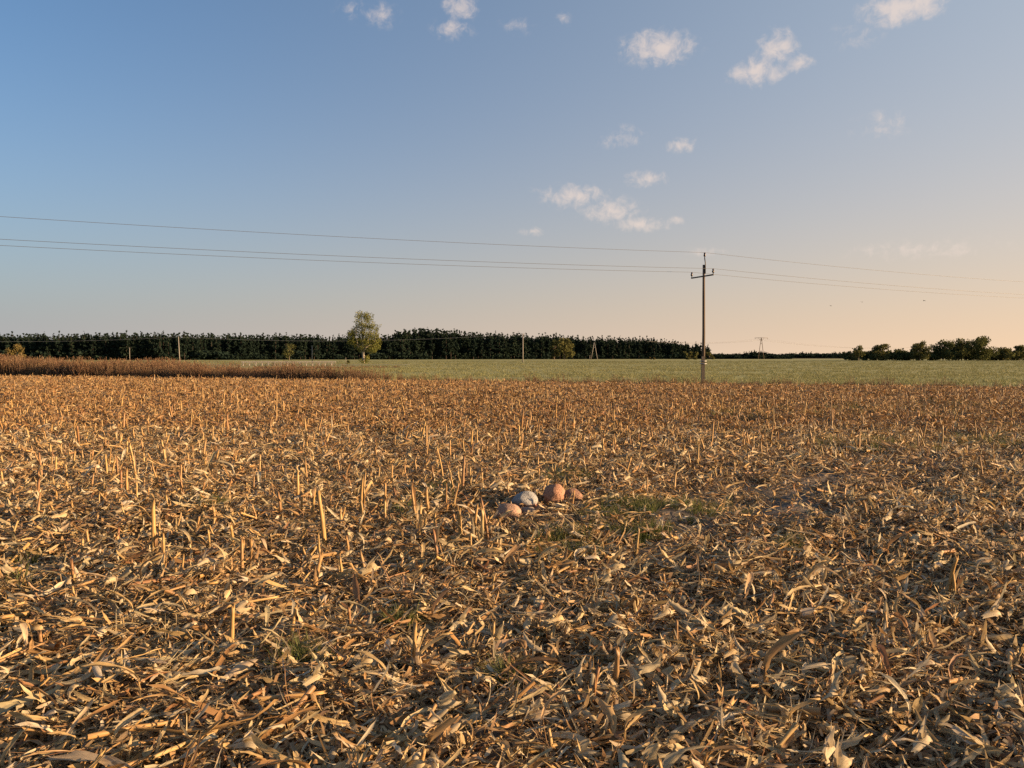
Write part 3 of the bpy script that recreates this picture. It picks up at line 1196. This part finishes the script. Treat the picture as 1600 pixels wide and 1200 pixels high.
# ---------------------------------------------------------------- grass on the lane
tuft_meshes = []
for k in range(8):
    r = np.random.RandomState(1300 + k)
    mb = MB()
    for q in range(26):
        v, f, uv = strip(r.uniform(.05, .13), .0045, 4, -r.uniform(.2, 1.4), 0, r.normal() * .4, .2, 0, .8, 1, r, lift=r.uniform(.6, 1.5))
        a = r.rand() * 6.28
        v = (v + [r.rand() * .05, 0, 0]) @ rotm((0, 0, a)).T
        mb.add(v, f, uv, r.rand() * .2)
    tuft_meshes.append(mb.mesh('grass_tuft', M_grass))
P, Ro, S, K = [], [], [], []
r = np.random.RandomState(71)
for (px, py, sxp, syp, n) in [(985, 796, 36, 8, 90), (1000, 836, 30, 10, 90), (950, 812, 35, 8, 60), (860, 752, 60, 8, 90), (690, 772, 34, 12, 90), (1100, 800, 80, 12, 40),
                              (640, 800, 30, 12, 40), (890, 842, 40, 10, 50), (880, 858, 40, 10, 40), (330, 800, 14, 6, 24), (1240, 858, 20, 8, 20), (620, 975, 16, 8, 16),
                              (790, 1065, 14, 10, 24), (470, 1045, 30, 14, 22), (1180, 650, 80, 8, 90), (1330, 645, 80, 10, 110), (1480, 640, 60, 10, 70), (1350, 700, 90, 14, 60),
                              (20, 900, 30, 40, 20), (1560, 690, 60, 20, 60)]:
    for q in range(int(n * 1.05)):
        x, y = gpos(px + r.randn() * sxp * .6, py + r.randn() * syp * .6)
        if near_stone(np.array([x]), np.array([y]), .1)[0]:
            continue
        P.append((x, y, float(height(x, y)) - .005))
        Ro.append((0, 0, r.rand() * 6.28))
        S.append(r.uniform(.7, 1.5) * (1 if y < 12 else 1.5))
        K.append(r.randint(8))
scatter('grass', P, Ro, S, K, protos('tuft_proto', tuft_meshes), 'low green grass growing around the stones and through the stubble', 'grass')

# ---------------------------------------------------------------- weeds along the far edge
weed_meshes = []
for k in range(10):
    r = np.random.RandomState(1500 + k)
    mb = MB()
    for s_ in range(12):
        H = r.uniform(.5, 1.1)
        bx, by = r.randn() * .22, r.randn() * .22
        lx, ly = r.randn() * .12, r.randn() * .12
        tube(mb, [(bx, by, -.03), (bx + lx * .5, by + ly * .5, H * .55), (bx + lx * 1.3, by + ly * 1.3, H)], [.012, .009, .004], 4, False, r.rand() * .3)
        for q in range(12):
            t = r.uniform(.15, 1)
            v, f, uv = strip(r.uniform(.08, .24) * (1.2 - .5 * t), r.uniform(.01, .026), 3, -r.uniform(-.3, 1.2), 0, r.normal(), .2, 0, .5, 1, r, lift=r.uniform(.4, 1.45))
            v = v @ rotm((0, 0, r.rand() * 6.28)).T
            mb.add(v + [bx + lx * t * 1.2, by + ly * t * 1.2, H * t], f, uv, r.rand() * .35)
    weed_meshes.append(mb.mesh('weed', M_weed))
P, Ro, S, K = [], [], [], []
r = np.random.RandomState(81)
while len(P) < 4800:
    x = -66 + r.rand() * 62
    px = 800 + FPX * x / (far_edge(x) + 1)
    f = np.clip((665 - px) / 665, 0, 1.3)           # 1 at the left of the photograph, 0 where the strip thins out
    deep = 1 + 9 * f
    if r.rand() > (.4 + .6 * min(1, f * 1.6)) * deep / 11:
        continue
    y = far_edge(x) + .15 + r.rand() * deep
    hgt = (.66 + .46 * f) * r.uniform(.6, 1.22) * (.72 + .56 * float(vnoise(x * .45, y * .45)))
    P.append((x, y, -.05))
    Ro.append((r.randn() * .08, r.randn() * .08, r.rand() * 6.28))
    S.append((hgt * .9, hgt * .9, hgt))
    K.append(r.randint(10))
for q in range(420):                                # sparse low weeds along the rest of the edge, and a ditch line farther back
    x = -7 + r.rand() * 38
    y = far_edge(x) + .1 + abs(r.randn()) * .5
    h = r.uniform(.15, .42) * (1.5 if r.rand() < .12 else 1)
    P.append((x, y, -.04)); Ro.append((0, 0, r.rand() * 6.28)); S.append((h * 1.3, h * 1.3, h)); K.append(r.randint(10))
for q in range(500):
    px = 400 + r.rand() * 225
    if r.rand() < (px - 440) / 300:
        continue
    y = 112 + r.randn() * (2.6 - (px - 440) * .008) + (px - 440) * .03
    h = r.uniform(.12, .3)
    P.append(((px - 800) / FPX * y, y, -.05)); Ro.append((0, 0, r.rand() * 6.28)); S.append((h * 2.2, h * 2, h)); K.append(r.randint(10))
scatter('weeds', P, Ro, S, K, protos('weed_proto', weed_meshes), 'strip of tall reddish brown dead weeds along the far field edge', 'weeds')

# ---------------------------------------------------------------- crop on the green field
crop_meshes = []
for k in range(8):
    r = np.random.RandomState(1700 + k)
    mb = MB()
    for q in range(22):
        v, f, uv = strip(r.uniform(.12, .24), .02, 3, -r.uniform(.2, 1.2), 0, r.normal() * .4, .2, 0, .8, 1, r, lift=r.uniform(.5, 1.5))
        a = r.rand() * 6.28
        rad = .32 * math.sqrt(r.rand())
        v = v @ rotm((0, 0, a)).T
        b = r.rand() * 6.28
        mb.add(v + [rad * math.cos(b), rad * math.sin(b), 0], f, uv, r.rand() * .5)
    crop_meshes.append(mb.mesh('crop_tuft', M_crop))
r = np.random.RandomState(91)
P = []
for (ya, yb, dens) in ((42, 70, 3.2), (70, 110, 1.5), (110, 190, .6), (190, 330, .22)):
    hw = .74 * yb
    n = int(2 * hw * (yb - ya) * dens)
    x = (r.rand(n) * 2 - 1) * hw
    y = ya + r.rand(n) * (yb - ya)
    k = (np.abs(x) < .74 * y + 2) & (y > far_edge(x) + .4) & (np.abs(y - 152) > 3) & ~((x > -64) & (x < -26) & (y > 100) & (y < 156))
    k &= r.rand(n) < .25 + 1.0 * vnoise(x * .09 + 3, y * .09)
    k &= np.abs(((x * .36 + y * .93 + 2 * vnoise(x * .02, y * .02)) % 18) - 9) > .5      # tractor tramlines
    P.append(np.stack([x[k], y[k], np.full(k.sum(), -.04), np.full(k.sum(), {42: 1.0, 70: 1.25, 110: 1.7, 190: 2.6}[ya])], 1))
P = np.concatenate(P)
n = len(P)
sc = r.uniform(.7, 1.25, n)
scatter('young_crop', P[:, :3], np.stack([r.randn(n) * .1, r.randn(n) * .1, r.rand(n) * 6.28], 1), np.stack([sc * P[:, 3], sc * P[:, 3], sc], 1), r.randint(0, 8, n),
        protos('crop_proto', crop_meshes), 'pale green young crop covering the field behind the stubble', 'crop')

# ---------------------------------------------------------------- trees


def leaf_cloud(mb, r, centres, radii, n, size, flat=1.0, up=0.3):
    """leaf clumps: small bent quads through the volume of several lobes, denser at their surface"""
    centres = np.array(centres, float)
    radii = np.array(radii, float)
    if radii.ndim == 1:
        radii = np.repeat(radii[:, None], 3, 1) * [1, 1, flat]
    wgt = radii.prod(1) ** .7
    wgt /= wgt.sum()
    pick = r.choice(len(centres), n, p=wgt)
    V, F, PC = [], [], []
    for i, q in enumerate(pick):
        d = r.randn(3)
        d /= np.linalg.norm(d)
        p = centres[q] + d * radii[q] * (r.rand() ** .45) * (1 + r.randn() * .07)
        a = r.randn(3)
        a /= np.linalg.norm(a)
        b = np.cross(a, r.randn(3))
        b /= np.linalg.norm(b)
        s = size * r.uniform(.5, 1.25)
        c = np.cross(a, b) * s * .35
        V += [p - a * s - b * s * .6, p + a * s * .9 - b * s * .5 + c, p + a * s * .7 + b * s * .6, p - a * s * .6 + b * s * .55 + c]
        F.append((4 * i, 4 * i + 1, 4 * i + 2, 4 * i + 3))
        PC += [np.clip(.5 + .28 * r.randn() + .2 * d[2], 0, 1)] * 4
    mb.add(np.array(V), F, None, 0)
    mb.pc[-1] = np.array(PC)
    return mb


def pine_meshes(k, H):
    """Scots pine: bare reddish trunk, irregular tiered crown"""
    r = np.random.RandomState(2000 + k)
    tr, cr = MB(), MB()
    lx, ly = r.randn() * .3, r.randn() * .3
    tube(tr, [(0, 0, -.4), (lx * .5, ly * .5, H * .5), (lx, ly, H * .97)], [H * .013, H * .009, .03], 6, False)
    low = r.uniform(.1, .3)
    C, Rd = [], []
    tiers = 11
    for i in range(tiers):
        t = low + (.965 - low) * i / (tiers - 1)
        uu = (t - low) / (1 - low)
        wd = H * (.135 + .03 * r.randn() + .02 * math.sin(k * 2.2)) * (.55 + .45 * min(1, uu * 4)) * (1 - uu) ** .62 + .22
        if i == tiers - 1:
            wd = .5
        for b in range(3 if i < tiers - 2 else 1):
            a = r.rand() * 6.28
            rad = wd * .62 * (i < tiers - 1)
            cx, cy, cz = lx * t + math.cos(a) * rad, ly * t + math.sin(a) * rad, H * t + r.randn() * .3
            C.append((cx, cy, cz))
            Rd.append((wd * .62, wd * .62, H * .04 + .12))
            if i < tiers - 1:
                tube(tr, [(lx * t, ly * t, H * t - .3), (cx, cy, cz)], [.06, .02], 4, False)
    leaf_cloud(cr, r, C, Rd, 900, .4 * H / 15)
    return tr.mesh('trunk', M_pinebark), cr.mesh('crown', M_pine)


PINES = [pine_meshes(k, 15.0) for k in range(9)]


def put_tree(name, meshes, loc, s, rz, label, cat, group=None, sxy=None):
    t = empty(name, loc, rz)
    t.scale = (sxy or s, sxy or s, s)
    tag(t, label, cat, group)
    link('trunk', meshes[0], t)
    link('crown', meshes[1], t)
    return t


def wood_line(px):
    """depth of the wood's front edge seen at a photograph column"""
    return 415 + max(0, px - 250) * .26


def wood_top(px):
    """height of the wood in photograph pixels row, read off the skyline"""
    return np.interp(px, [-200, 0, 240, 400, 520, 600, 640, 690, 740, 800, 850, 900, 960, 1020, 1060, 1110], [523, 524, 522, 524, 526, 525, 516, 516, 521, 523, 523, 528, 528, 531, 535, 541])


r = np.random.RandomState(121)
px = -90.0
q = 0
while px < 1100:
    y = wood_line(px) + r.uniform(-4, 5)
    top = wood_top(px) + r.uniform(-5.5, 4.5)
    H = (558 - top) * y / FPX + EYE
    put_tree('pine_tree', PINES[r.randint(9)], ((px - 800) / FPX * y, y, -.1), H / 15, r.rand() * 6.28,
             ('tall' if top < wood_top(px) - 2 else 'low' if top > wood_top(px) + 2 else 'dark') + ' front row pine of the wood ' + ('left of the pale utility pole' if px < 270 else 'between pale utility pole and poplar' if px < 560 else 'between poplar and grey utility pole' if px < 810 else 'between grey utility pole and narrow A frame' if px < 920 else 'between narrow A frame and the power pole'), 'tree', 'pine trees along the edge of the wood', H / 15 * r.uniform(.85, 1.15))
    px += r.uniform(4.6, 8.4)
    q += 1
P, Ro, S, K = [], [], [], []
for q in range(2300):
    px = -160 + r.rand() * 1268
    dpt = 6 + r.rand() ** 1.2 * 75
    y = wood_line(px) + dpt
    top = wood_top(px) + r.uniform(-2.5, 8)
    H = (558 - top) * y / FPX + EYE
    s = H / 15
    if q % 4 == 0:          # young growth between the stems
        s *= r.uniform(.45, .7)
    P.append(((px - 800) / FPX * y, y, -.1 - 3 * s * (q % 4 == 0))); Ro.append((0, 0, r.rand() * 6.28)); S.append((s * 1.15, s * 1.15, s)); K.append(r.randint(9))
pm = []
for k, (a, b) in enumerate(PINES):
    mb = None
    me = b.copy()
    pm.append(me)
scatter('pine_wood', P, Ro, S, K, protos('pine_proto', pm), 'dense dark pine wood filling the horizon behind its front trees', 'wood')
# scrub under the wood's edge
scr = []
for k in range(5):
    rr = np.random.RandomState(2300 + k)
    mb = MB()
    leaf_cloud(mb, rr, rr.randn(6, 3) * [1.6, 1.0, .4] + [0, 0, 1.1], rr.uniform(.8, 1.5, 6), 260, .32, .9)
    scr.append(mb.mesh('undergrowth', M_pine))
P, Ro, S, K = [], [], [], []
for q in range(1000):
    px = -160 + r.rand() * 1262
    y = wood_line(px) + r.uniform(-2, 40)
    P.append(((px - 800) / FPX * y, y, -.1)); Ro.append((0, 0, r.rand() * 6.28)); s = r.uniform(.8, 2.2); S.append((s * 1.3, s * 1.3, s)); K.append(r.randint(5))
for q in range(260):
    px = 1100 + r.rand() * 250
    y = r.uniform(632, 660) if px < 1222 and q % 2 else r.uniform(1130, 1200)
    P.append(((px - 800) / FPX * y, y, -.1)); Ro.append((0, 0, r.rand() * 6.28)); s = r.uniform(.9, 1.7) * (1.6 if y > 1000 else 1); S.append((s * 1.8, s * 1.3, s)); K.append(r.randint(5))
scatter('undergrowth', P, Ro, S, K, protos('scrub_proto', scr), 'dark undergrowth along the foot of the pine wood', 'undergrowth')

# the lone poplar
r = np.random.RandomState(141)
Y = 188.0
X = (568 - 800) / FPX * Y
t = tag(empty('poplar_tree', (X, Y, -.05)), 'tall loose yellow green poplar standing alone before the dark wood', 'tree')
tr, cr = MB(), MB()
C, Rd = [], []
PXM = Y / FPX
BASE_PY = 558 + EYE * FPX / Y


def tp(px_, py_, dy=0.0):
    return ((px_ - 568) * PXM, dy, (BASE_PY - py_) * PXM)


tube(tr, [(-.05, 0, -.2), tp(568, 556), tp(567, 535), tp(566, 512), tp(565, 492)], [.42, .34, .25, .14, .03], 8, False)
for a, b, c in ((tp(568, 553), tp(576, 530, -.4), tp(580, 505, -.3)), (tp(567, 548), tp(556, 530, .4), tp(549, 520, .5)), (tp(568, 545), tp(584, 535, .5), tp(590, 520, .6)),
                (tp(567, 530), tp(572, 508, .3), tp(573, 490, .2)), (tp(568, 550), tp(560, 540, -.9), tp(558, 512, -1.2)), (tp(568, 550), tp(574, 540, 1), tp(577, 512, 1.3))):
    tube(tr, [a, b, c], [.18, .1, .02], 6, False)
blobs = [(547, 533, 6, 7), (551, 524, 7, 7), (594, 530, 4, 7), (563, 492, 7, 9), (572, 494, 5, 9), (578, 498, 7, 10), (562, 506, 9, 9), (574, 510, 9, 9), (583, 511, 7, 10), (549, 521, 7, 6), (556, 516, 7, 8), (566, 520, 9, 8),
         (577, 523, 9, 8), (587, 523, 6, 9), (591, 514, 3, 5), (552, 531, 8, 7), (562, 533, 8, 7), (574, 535, 9, 8), (586, 536, 7, 9), (580, 546, 10, 7), (566, 544, 8, 6),
         (556, 540, 6, 5), (590, 543, 5, 6), (570, 565, 5, 5), (574, 562, 4, 6), (566, 564, 5, 4)]
for (bx, by, w, h) in blobs:
    for dy in (-1, 0, 1):
        c = tp(bx + r.randn() * 1.5, by + r.randn() * 1.5, dy * w * PXM * .8)
        C.append(c)
        Rd.append((w * PXM * .92, w * PXM * .85, h * PXM * .85))
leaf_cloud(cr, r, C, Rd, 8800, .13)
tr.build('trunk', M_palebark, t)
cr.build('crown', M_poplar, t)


def broad_tree(name, px_, top, w, y, label, mat, n=1500, size=.3, group=None, seed=0, lobes=12, trunk=.24, bare=.0, airy=.8):
    """round-headed tree or bush: forked trunk and a crown of overlapping leafy lobes"""
    r = np.random.RandomState(3000 + seed)
    H = (558 - top) * y / FPX + EYE
    W = w * y / FPX / 2
    t = tag(empty(name, ((px_ - 800) / FPX * y, y, -.08), r.rand() * .5), label, 'tree' if 'tree' in name else 'bush', group)
    tr, cr = MB(), MB()
    tube(tr, [(0, 0, -.1), (r.randn() * .1, r.randn() * .1, H * .35), (r.randn() * .3, r.randn() * .3, H * .8)], [H * .024, H * .018, H * .005], 6, False)
    C, Rd = [], []
    for q in range(lobes):
        z = trunk + (1 - trunk) * (.12 + .78 * r.rand())
        env = math.sqrt(max(.05, 1 - ((z - trunk) / (1 - trunk) * 2 - .85) ** 2 * .75))
        a = r.rand() * 6.28
        d = max(0, W * env - rad * .6) * math.sqrt(r.rand()) if False else W * env * math.sqrt(r.rand()) * .72
        rad = min(W, H * .6) * r.uniform(.36, .6) * airy
        c = (d * math.cos(a), d * math.sin(a), min(H * z, H - rad * .8))
        C.append(c)
        Rd.append(rad)
        tube(tr, [(0, 0, H * (.2 + .3 * r.rand())), (c[0] * .6, c[1] * .6, c[2] * .8), c], [H * .01, H * .006, H * .002], 4, False)
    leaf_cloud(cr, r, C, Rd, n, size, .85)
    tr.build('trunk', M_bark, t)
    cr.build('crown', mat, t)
    return t


RT = 'broad trees at the right end of the horizon'
Yr = 350
for q, (p, top, w, n, lab) in enumerate([
        (1341, 538, 22, 420, 'thin feathery tree at the left end of the dark hedge'),
        (1374, 537, 38, 1300, 'low wide tree with loose top next to the feathery one'),
        (1408, 547, 34, 1000, 'low bushy tree in the dip of the dark hedge'),
        (1437, 532, 34, 1600, 'rounded tree rising singly above the middle of the hedge'),
        (1473, 531, 40, 1800, 'spreading tree with a thin crown left of the tallest pair'),
        (1502, 528, 40, 2300, 'broad dense tree beside the tallest tree at right'),
        (1533, 525, 54, 2900, 'tallest and widest round tree on the right horizon'),
        (1567, 542, 30, 1100, 'low dark tree just right of the tallest round tree'),
        (1592, 539, 34, 1300, 'dark tree reaching the right end of the horizon'),
        (1636, 541, 40, 1300, 'dark tree past the right end of the hedge')]):
    broad_tree('broad_tree', p, top, w, Yr + (q % 3) * 9, lab, M_decid, n, .4, RT, q, 22, .03)
for q in range(34):
    r = np.random.RandomState(400 + q)
    p = 1325 + q * 9.2 + r.randn() * 3
    broad_tree('hedge_bush', p, 547 + r.uniform(-2.5, 4), 28, Yr + 14 + r.uniform(-6, 14), 'dark bush in the hedge under the broad trees', M_decid, 420, .45, 'bushes of the right hedge', 50 + q, 8,
               .02, airy=1.15)
broad_tree('willow_bush', 25, 535, 30, 92, 'tan green bush rising above the weeds at the far left', M_autumn, 1500, .1, None, 90, 14, .1)
broad_tree('broad_tree', 882, 527, 34, 470, 'lighter green leafy tree at the edge of the pine wood', M_decid, 1300, .5, None, 91, 14, .05)
broad_tree('broad_tree', 866, 531, 20, 476, 'narrow dull green leafy tree beside the lighter one', M_decid, 700, .5, None, 92, 10, .05)
broad_tree('hedge_bush', 1077, 549, 34, 480, 'wide green bush before the right end of the wood', M_decid, 900, .5, None, 93, 12, .02)
broad_tree('hedge_bush', 1018, 558, 14, 490, 'small pale green bush at the foot of the wood', M_autumn, 260, .35, None, 94, 6, .02)
broad_tree('hedge_bush', 1108, 550, 20, 520, 'dull bush closing the end of the wood behind the pole', M_decid, 600, .5, None, 95, 9, .02)
broad_tree('hedge_bush', 543, 562, 9, 176, 'small dark shrub beside the white post left of the poplar', M_decid, 260, .12, None, 96, 5, .02)
broad_tree('broad_tree', 452, 536, 24, 395, 'pale green slender tree before the wood left of the poplar', M_decid, 500, .35, None, 97, 10, .1, airy=.9)
r = np.random.RandomState(171)
px, q = 1118.0, 0
while px < 1222:
    top = np.interp(px, [1112, 1127, 1135, 1165, 1177, 1190, 1200, 1210, 1225], [556, 551, 555, 550, 547, 548, 551, 554, 557]) + r.uniform(-1, 1.5)
    y = 640 + r.uniform(-10, 30)
    H = (558 - top) * y / FPX + EYE
    put_tree('pine_tree', PINES[r.randint(9)], ((px - 800) / FPX * y, y, -.1), H / 15, r.rand() * 6.28, 'short pine tree in the low grove under the pylon', 'tree',
             'low pines under the pylon', H / 15 * 2.2)
    px += r.uniform(2.2, 4)
P, Ro, S, K = [], [], [], []
for q in range(520):
    px = 1105 + r.rand() * 520
    y = 1150 + r.rand() * 250
    H = (558 - np.interp(px, [1100, 1220, 1260, 1285, 1310, 1340, 1650], [556, 554, 550.5, 553.5, 551, 552, 552]) + r.uniform(-3, 2.2)) * y / FPX + EYE
    s = H / 15 * 1.3
    P.append(((px - 800) / FPX * y, y, -.3 * H)); Ro.append((0, 0, r.rand() * 6.28)); S.append((s * 2.1, s * 2.1, s)); K.append(r.randint(9))
scatter('far_wood', P, Ro, S, K, protos('far_pine_proto', pm), 'low far wood on the horizon between pylon and broad trees', 'wood')

# ---------------------------------------------------------------- power line
LINE = Vector((math.cos(R(23)), math.sin(R(23)), 0))
ARM = Vector((-LINE.y, LINE.x, 0))
PX0, PY0 = gpos(1098.5, 597)
P0 = Vector((PX0, PY0, 0))
SPAN_R, SPAN_L = 66.0, 62.0


def power_pole(loc, label, seed):
    t = tag(empty('power_pole', loc), label, 'pole', 'wooden power poles of the near line')
    H = 7.25
    mb = MB()
    tube(mb, [(0, 0, .7), (.02, 0, 3), (.0, .01, 5.4), (-.015, 0, H)], [.1, .092, .084, .072], 12)
    mb.build('shaft', M_wood, t)
    mb = MB()
    box(mb, (-.04, -.14, .75), (.2, .15, 1.7))
    mb.build('concrete_footing', M_foot, t)
    for z in (1.12, 1.28):
        mb = MB()
        for rr_, z0, z1 in ((.185, z, z + .045),):
            tube(mb, [(-.015, -.06, z0), (-.015, -.06, z1)], .215, 14)
        mb.build('strap', M_steel, t)
    mb = MB()
    a, b = ARM * 1.1, ARM * -1.1
    tube(mb, [tuple(a + Vector((0, 0, H - .72)) - LINE * .13), tuple(b + Vector((0, 0, H - .72)) - LINE * .13)], .045, 6)
    mb.build('crossarm', M_dark, t)

    def insul(p):
        mb = MB()
        tube(mb, [p, p + Vector((0, 0, .1)), p + Vector((0, 0, .11)), p + Vector((0, 0, .2)), p + Vector((0, 0, .24)), p + Vector((0, 0, .31)), p + Vector((0, 0, .35))],
             [.025, .025, .06, .075, .045, .06, .03], 8)
        mb.build('insulator', M_ceram, t)
        return p + Vector((0, 0, .35))
    tops = [insul(a * .97 + Vector((0, 0, H - .7)) - LINE * .13), insul(b * .97 + Vector((0, 0, H - .7)) - LINE * .13)]
    mb = MB()
    tube(mb, [(.06, -.08, H - .55), (.06, -.08, H + .1), (.02, -.05, H + .42)], .032, 6)
    mb.build('top_bracket', M_dark, t)
    tops.append(insul(Vector((.02, -.05, H + .4))))
    return [Vector(loc) + q for q in tops]


T0 = power_pole(P0, 'wooden power pole on a concrete foot standing at the stubble edge', 0)
T1 = power_pole(P0 + LINE * SPAN_R, 'next wooden power pole beyond the green field at the right', 1)
T2 = power_pole(P0 - LINE * SPAN_L, 'previous wooden power pole of the near line at the left', 2)


def wire(mb, a, b, sag, rad, n=26, pts=None):
    P = []
    for i in range(n + 1):
        t = i / n
        p = a.lerp(b, t)
        p.z -= 4 * sag * t * (1 - t)
        P.append(tuple(p))
    tube(mb, P, rad, 5, False)


for k, lab in ((0, 'power line wire on the far end of the pole crossarm'), (1, 'power line wire on the near end of the pole crossarm'),
               (2, 'topmost power line wire over the tip of the pole')):
    mb = MB()
    wire(mb, T2[k], T0[k], .42, .009)
    wire(mb, T0[k], T1[k], .68, .009)
    tag(mb.build('power_line_wire', M_wire), lab, 'wire', 'wires of the near power line')


def small_pole(px_, top, y, rad, label, mat, arm=0.0, seed=0, lean=0.0):
    H = (558 - top) * y / FPX + EYE
    t = tag(empty('utility_pole', ((px_ - 800) / FPX * y, y, -.1)), label, 'pole')
    mb = MB()
    tube(mb, [(0, 0, 0), (lean * .5, 0, H * .5), (lean, 0, H + .1)], [rad, rad * .9, rad * .7], 8)
    mb.build('shaft', mat, t)
    if arm:
        mb = MB()
        tube(mb, [(-arm + lean, 0, H - .15), (arm + lean, 0, H - .15)], .06, 5)
        mb.build('crossarm', M_dark, t)
        for s in (-1, 1):
            mb = MB()
            tube(mb, [(s * arm * .9 + lean, 0, H - .1), (s * arm * .9 + lean, 0, H + .2)], [.07, .05], 6)
            mb.build('insulator', M_ceram, t)
    return Vector(t.location) + Vector((lean, 0, H))


A = small_pole(281, 526, 240, .14, 'pale utility pole before the wood at the left, above the brown weeds', M_conc, 0, lean=-.3)
B = small_pole(817, 521, 233, .15, 'grey utility pole in the green field in front of the pine wood', M_conc, .5)
small_pole(203, 543, 300, .11, 'short far utility pole with a small crossbar left of the pale pole', M_conc, .6)
small_pole(488, 540, 190, .1, 'thin whitish pole rising behind the white guard rail', M_conc, 0)
small_pole(540.5, 558.5, 175, .05, 'small white marker post beside the shrub left of the poplar', M_conc, 0)
small_pole(921.5, 555, 500, .14, 'short pale post beside the narrow wooden A frame', M_conc, 0)
mb = MB()
wire(mb, B, A, 1.7, .02)
wire(mb, A, A + Vector((-105, 8, .3)), 1.5, .02)
tag(mb.build('power_line_wire', M_palewire), 'thin pale wire sagging across the dark wood', 'wire')


def a_frame(px_, top, y, spread, label, arm, rad, mat):
    H = (558 - top) * y / FPX + EYE
    t = tag(empty('pylon', ((px_ - 800) / FPX * y, y, -.1)), label, 'pylon')
    s = spread * y / FPX / 2
    for sg in (-1, 1):
        mb = MB()
        tube(mb, [(sg * s, 0, 0), (sg * .12, 0, H)], [rad * 1.2, rad], 8)
        mb.build('leg', mat, t)
    mb = MB()
    z = H * .72
    tube(mb, [(-s * .32, 0, z), (s * .32, 0, z)], rad * .8, 6)
    mb.build('brace', mat, t)
    ends = []
    if arm:
        a = arm * y / FPX / 2
        mb = MB()
        tube(mb, [(-a, -.5, H - .25), (0, 0, H - .05), (a, .5, H - .25)], rad * .75, 6)
        mb.build('crossarm', mat, t)
        for f in (-.95, .0, .95):
            mb = MB()
            p = Vector((a * f, .5 * f, H - .3 - (0 if f else .9)))
            tube(mb, [p, p - Vector((0, 0, .9))], [.1, .12], 6)
            mb.build('insulator', M_ceram, t)
            ends.append(Vector(t.location) + p - Vector((0, 0, .9)))
        for f in (-1, 1):
            mb = MB()
            tube(mb, [(f * a * .45, 0, H - .2), (0, 0, H - 2.6)], rad * .5, 5)
            mb.build('brace', mat, t)
    return ends


E = a_frame(1189, 527.5, 620, 9, 'A shaped power pylon with wide crossarm rising above the low grove', 21, .2, M_bark)
a_frame(928.5, 535, 500, 10, 'narrow A frame of two pale poles before the pine wood', 0, .15, M_conc)
for k, p in enumerate(E):
    mb = MB()
    y2, y3 = 560, 720
    wire(mb, Vector(((1010 - 800) / FPX * y2 + k * 1.5, y2, 13.0)), p, 2.0, .03)
    wire(mb, p, Vector(((1420 - 800) / FPX * y3 + k * 1.5, y3, 10.5)), 3.0, .03)
    tag(mb.build('power_line_wire', M_wire), ['faint far wire on the left arm of the pylon', 'faint far wire under the middle of the pylon', 'faint far wire on the right arm of the pylon'][k],
        'wire', 'wires of the far pylon')

# ---------------------------------------------------------------- guard rail on the road
Yg = 146.0
t = tag(empty('guard_rail', ((452 - 800) / FPX * Yg, Yg, 0)), 'long pale pinkish guard rail on posts behind the brown weeds', 'guard rail')
x0, x1 = -75 * Yg / FPX, 73 * Yg / FPX
for z, h, dd in ((.64, .15, 0), (.36, .05, 0)):
    mb = MB()
    V = []
    prof = [(-.04, -.5), (-.075, -.3), (-.04, 0), (-.075, .3), (-.04, .5), (.0, .5), (.0, -.5)]
    for xx in (x0, x1):
        V += [(xx, p[0] - .06, z + p[1] * h) for p in prof]
    n = len(prof)
    mb.add(V, [(k, (k + 1) % n, n + (k + 1) % n, n + k) for k in range(n)] + [tuple(range(n)), tuple(range(2 * n - 1, n - 1, -1))], smooth=False)
    mb.build('rail', M_rail, t)
for k in range(15):
    mb = MB()
    box(mb, (x0 + (x1 - x0) * (k + .3) / 15, .03, .28), (.14, .12, .86))
    mb.build('post', M_rail, t)

# ---------------------------------------------------------------- birds
for px_, py_, lab in ((1298, 478, 'tiny dark bird in the sky, leftmost of three'), (1347, 472, 'tiny dark bird in the sky, middle of three'),
                      (1444, 470, 'tiny dark bird in the sky, rightmost of three')):
    d = pix_dir(px_, py_)
    mb = MB()
    tube(mb, [(-.11, 0, 0), (-.05, 0, .01), (.04, 0, .012), (.1, 0, .01), (.13, 0, .005)], [.004, .03, .035, .022, .004], 8)
    for s in (-1, 1):
        mb.add([(.06, 0, .02), (-.03, 0, .02), (-.03, s * .1, .06), (.05, s * .1, .06), (-.07, s * .22, .03), (-.04, s * .22, .03)],
               [(0, 1, 2, 3), (3, 2, 4, 5)])
    mb.add([(-.1, -.015, 0), (-.1, .015, 0), (-.19, .04, 0), (-.19, -.04, 0)], [(0, 1, 2, 3)])
    o = mb.build('bird', M_bird, None, Vector((0, 0, EYE)) + d * 105)
    o.rotation_euler = (.2, .1, px_ * .01)
    tag(o, lab, 'bird')
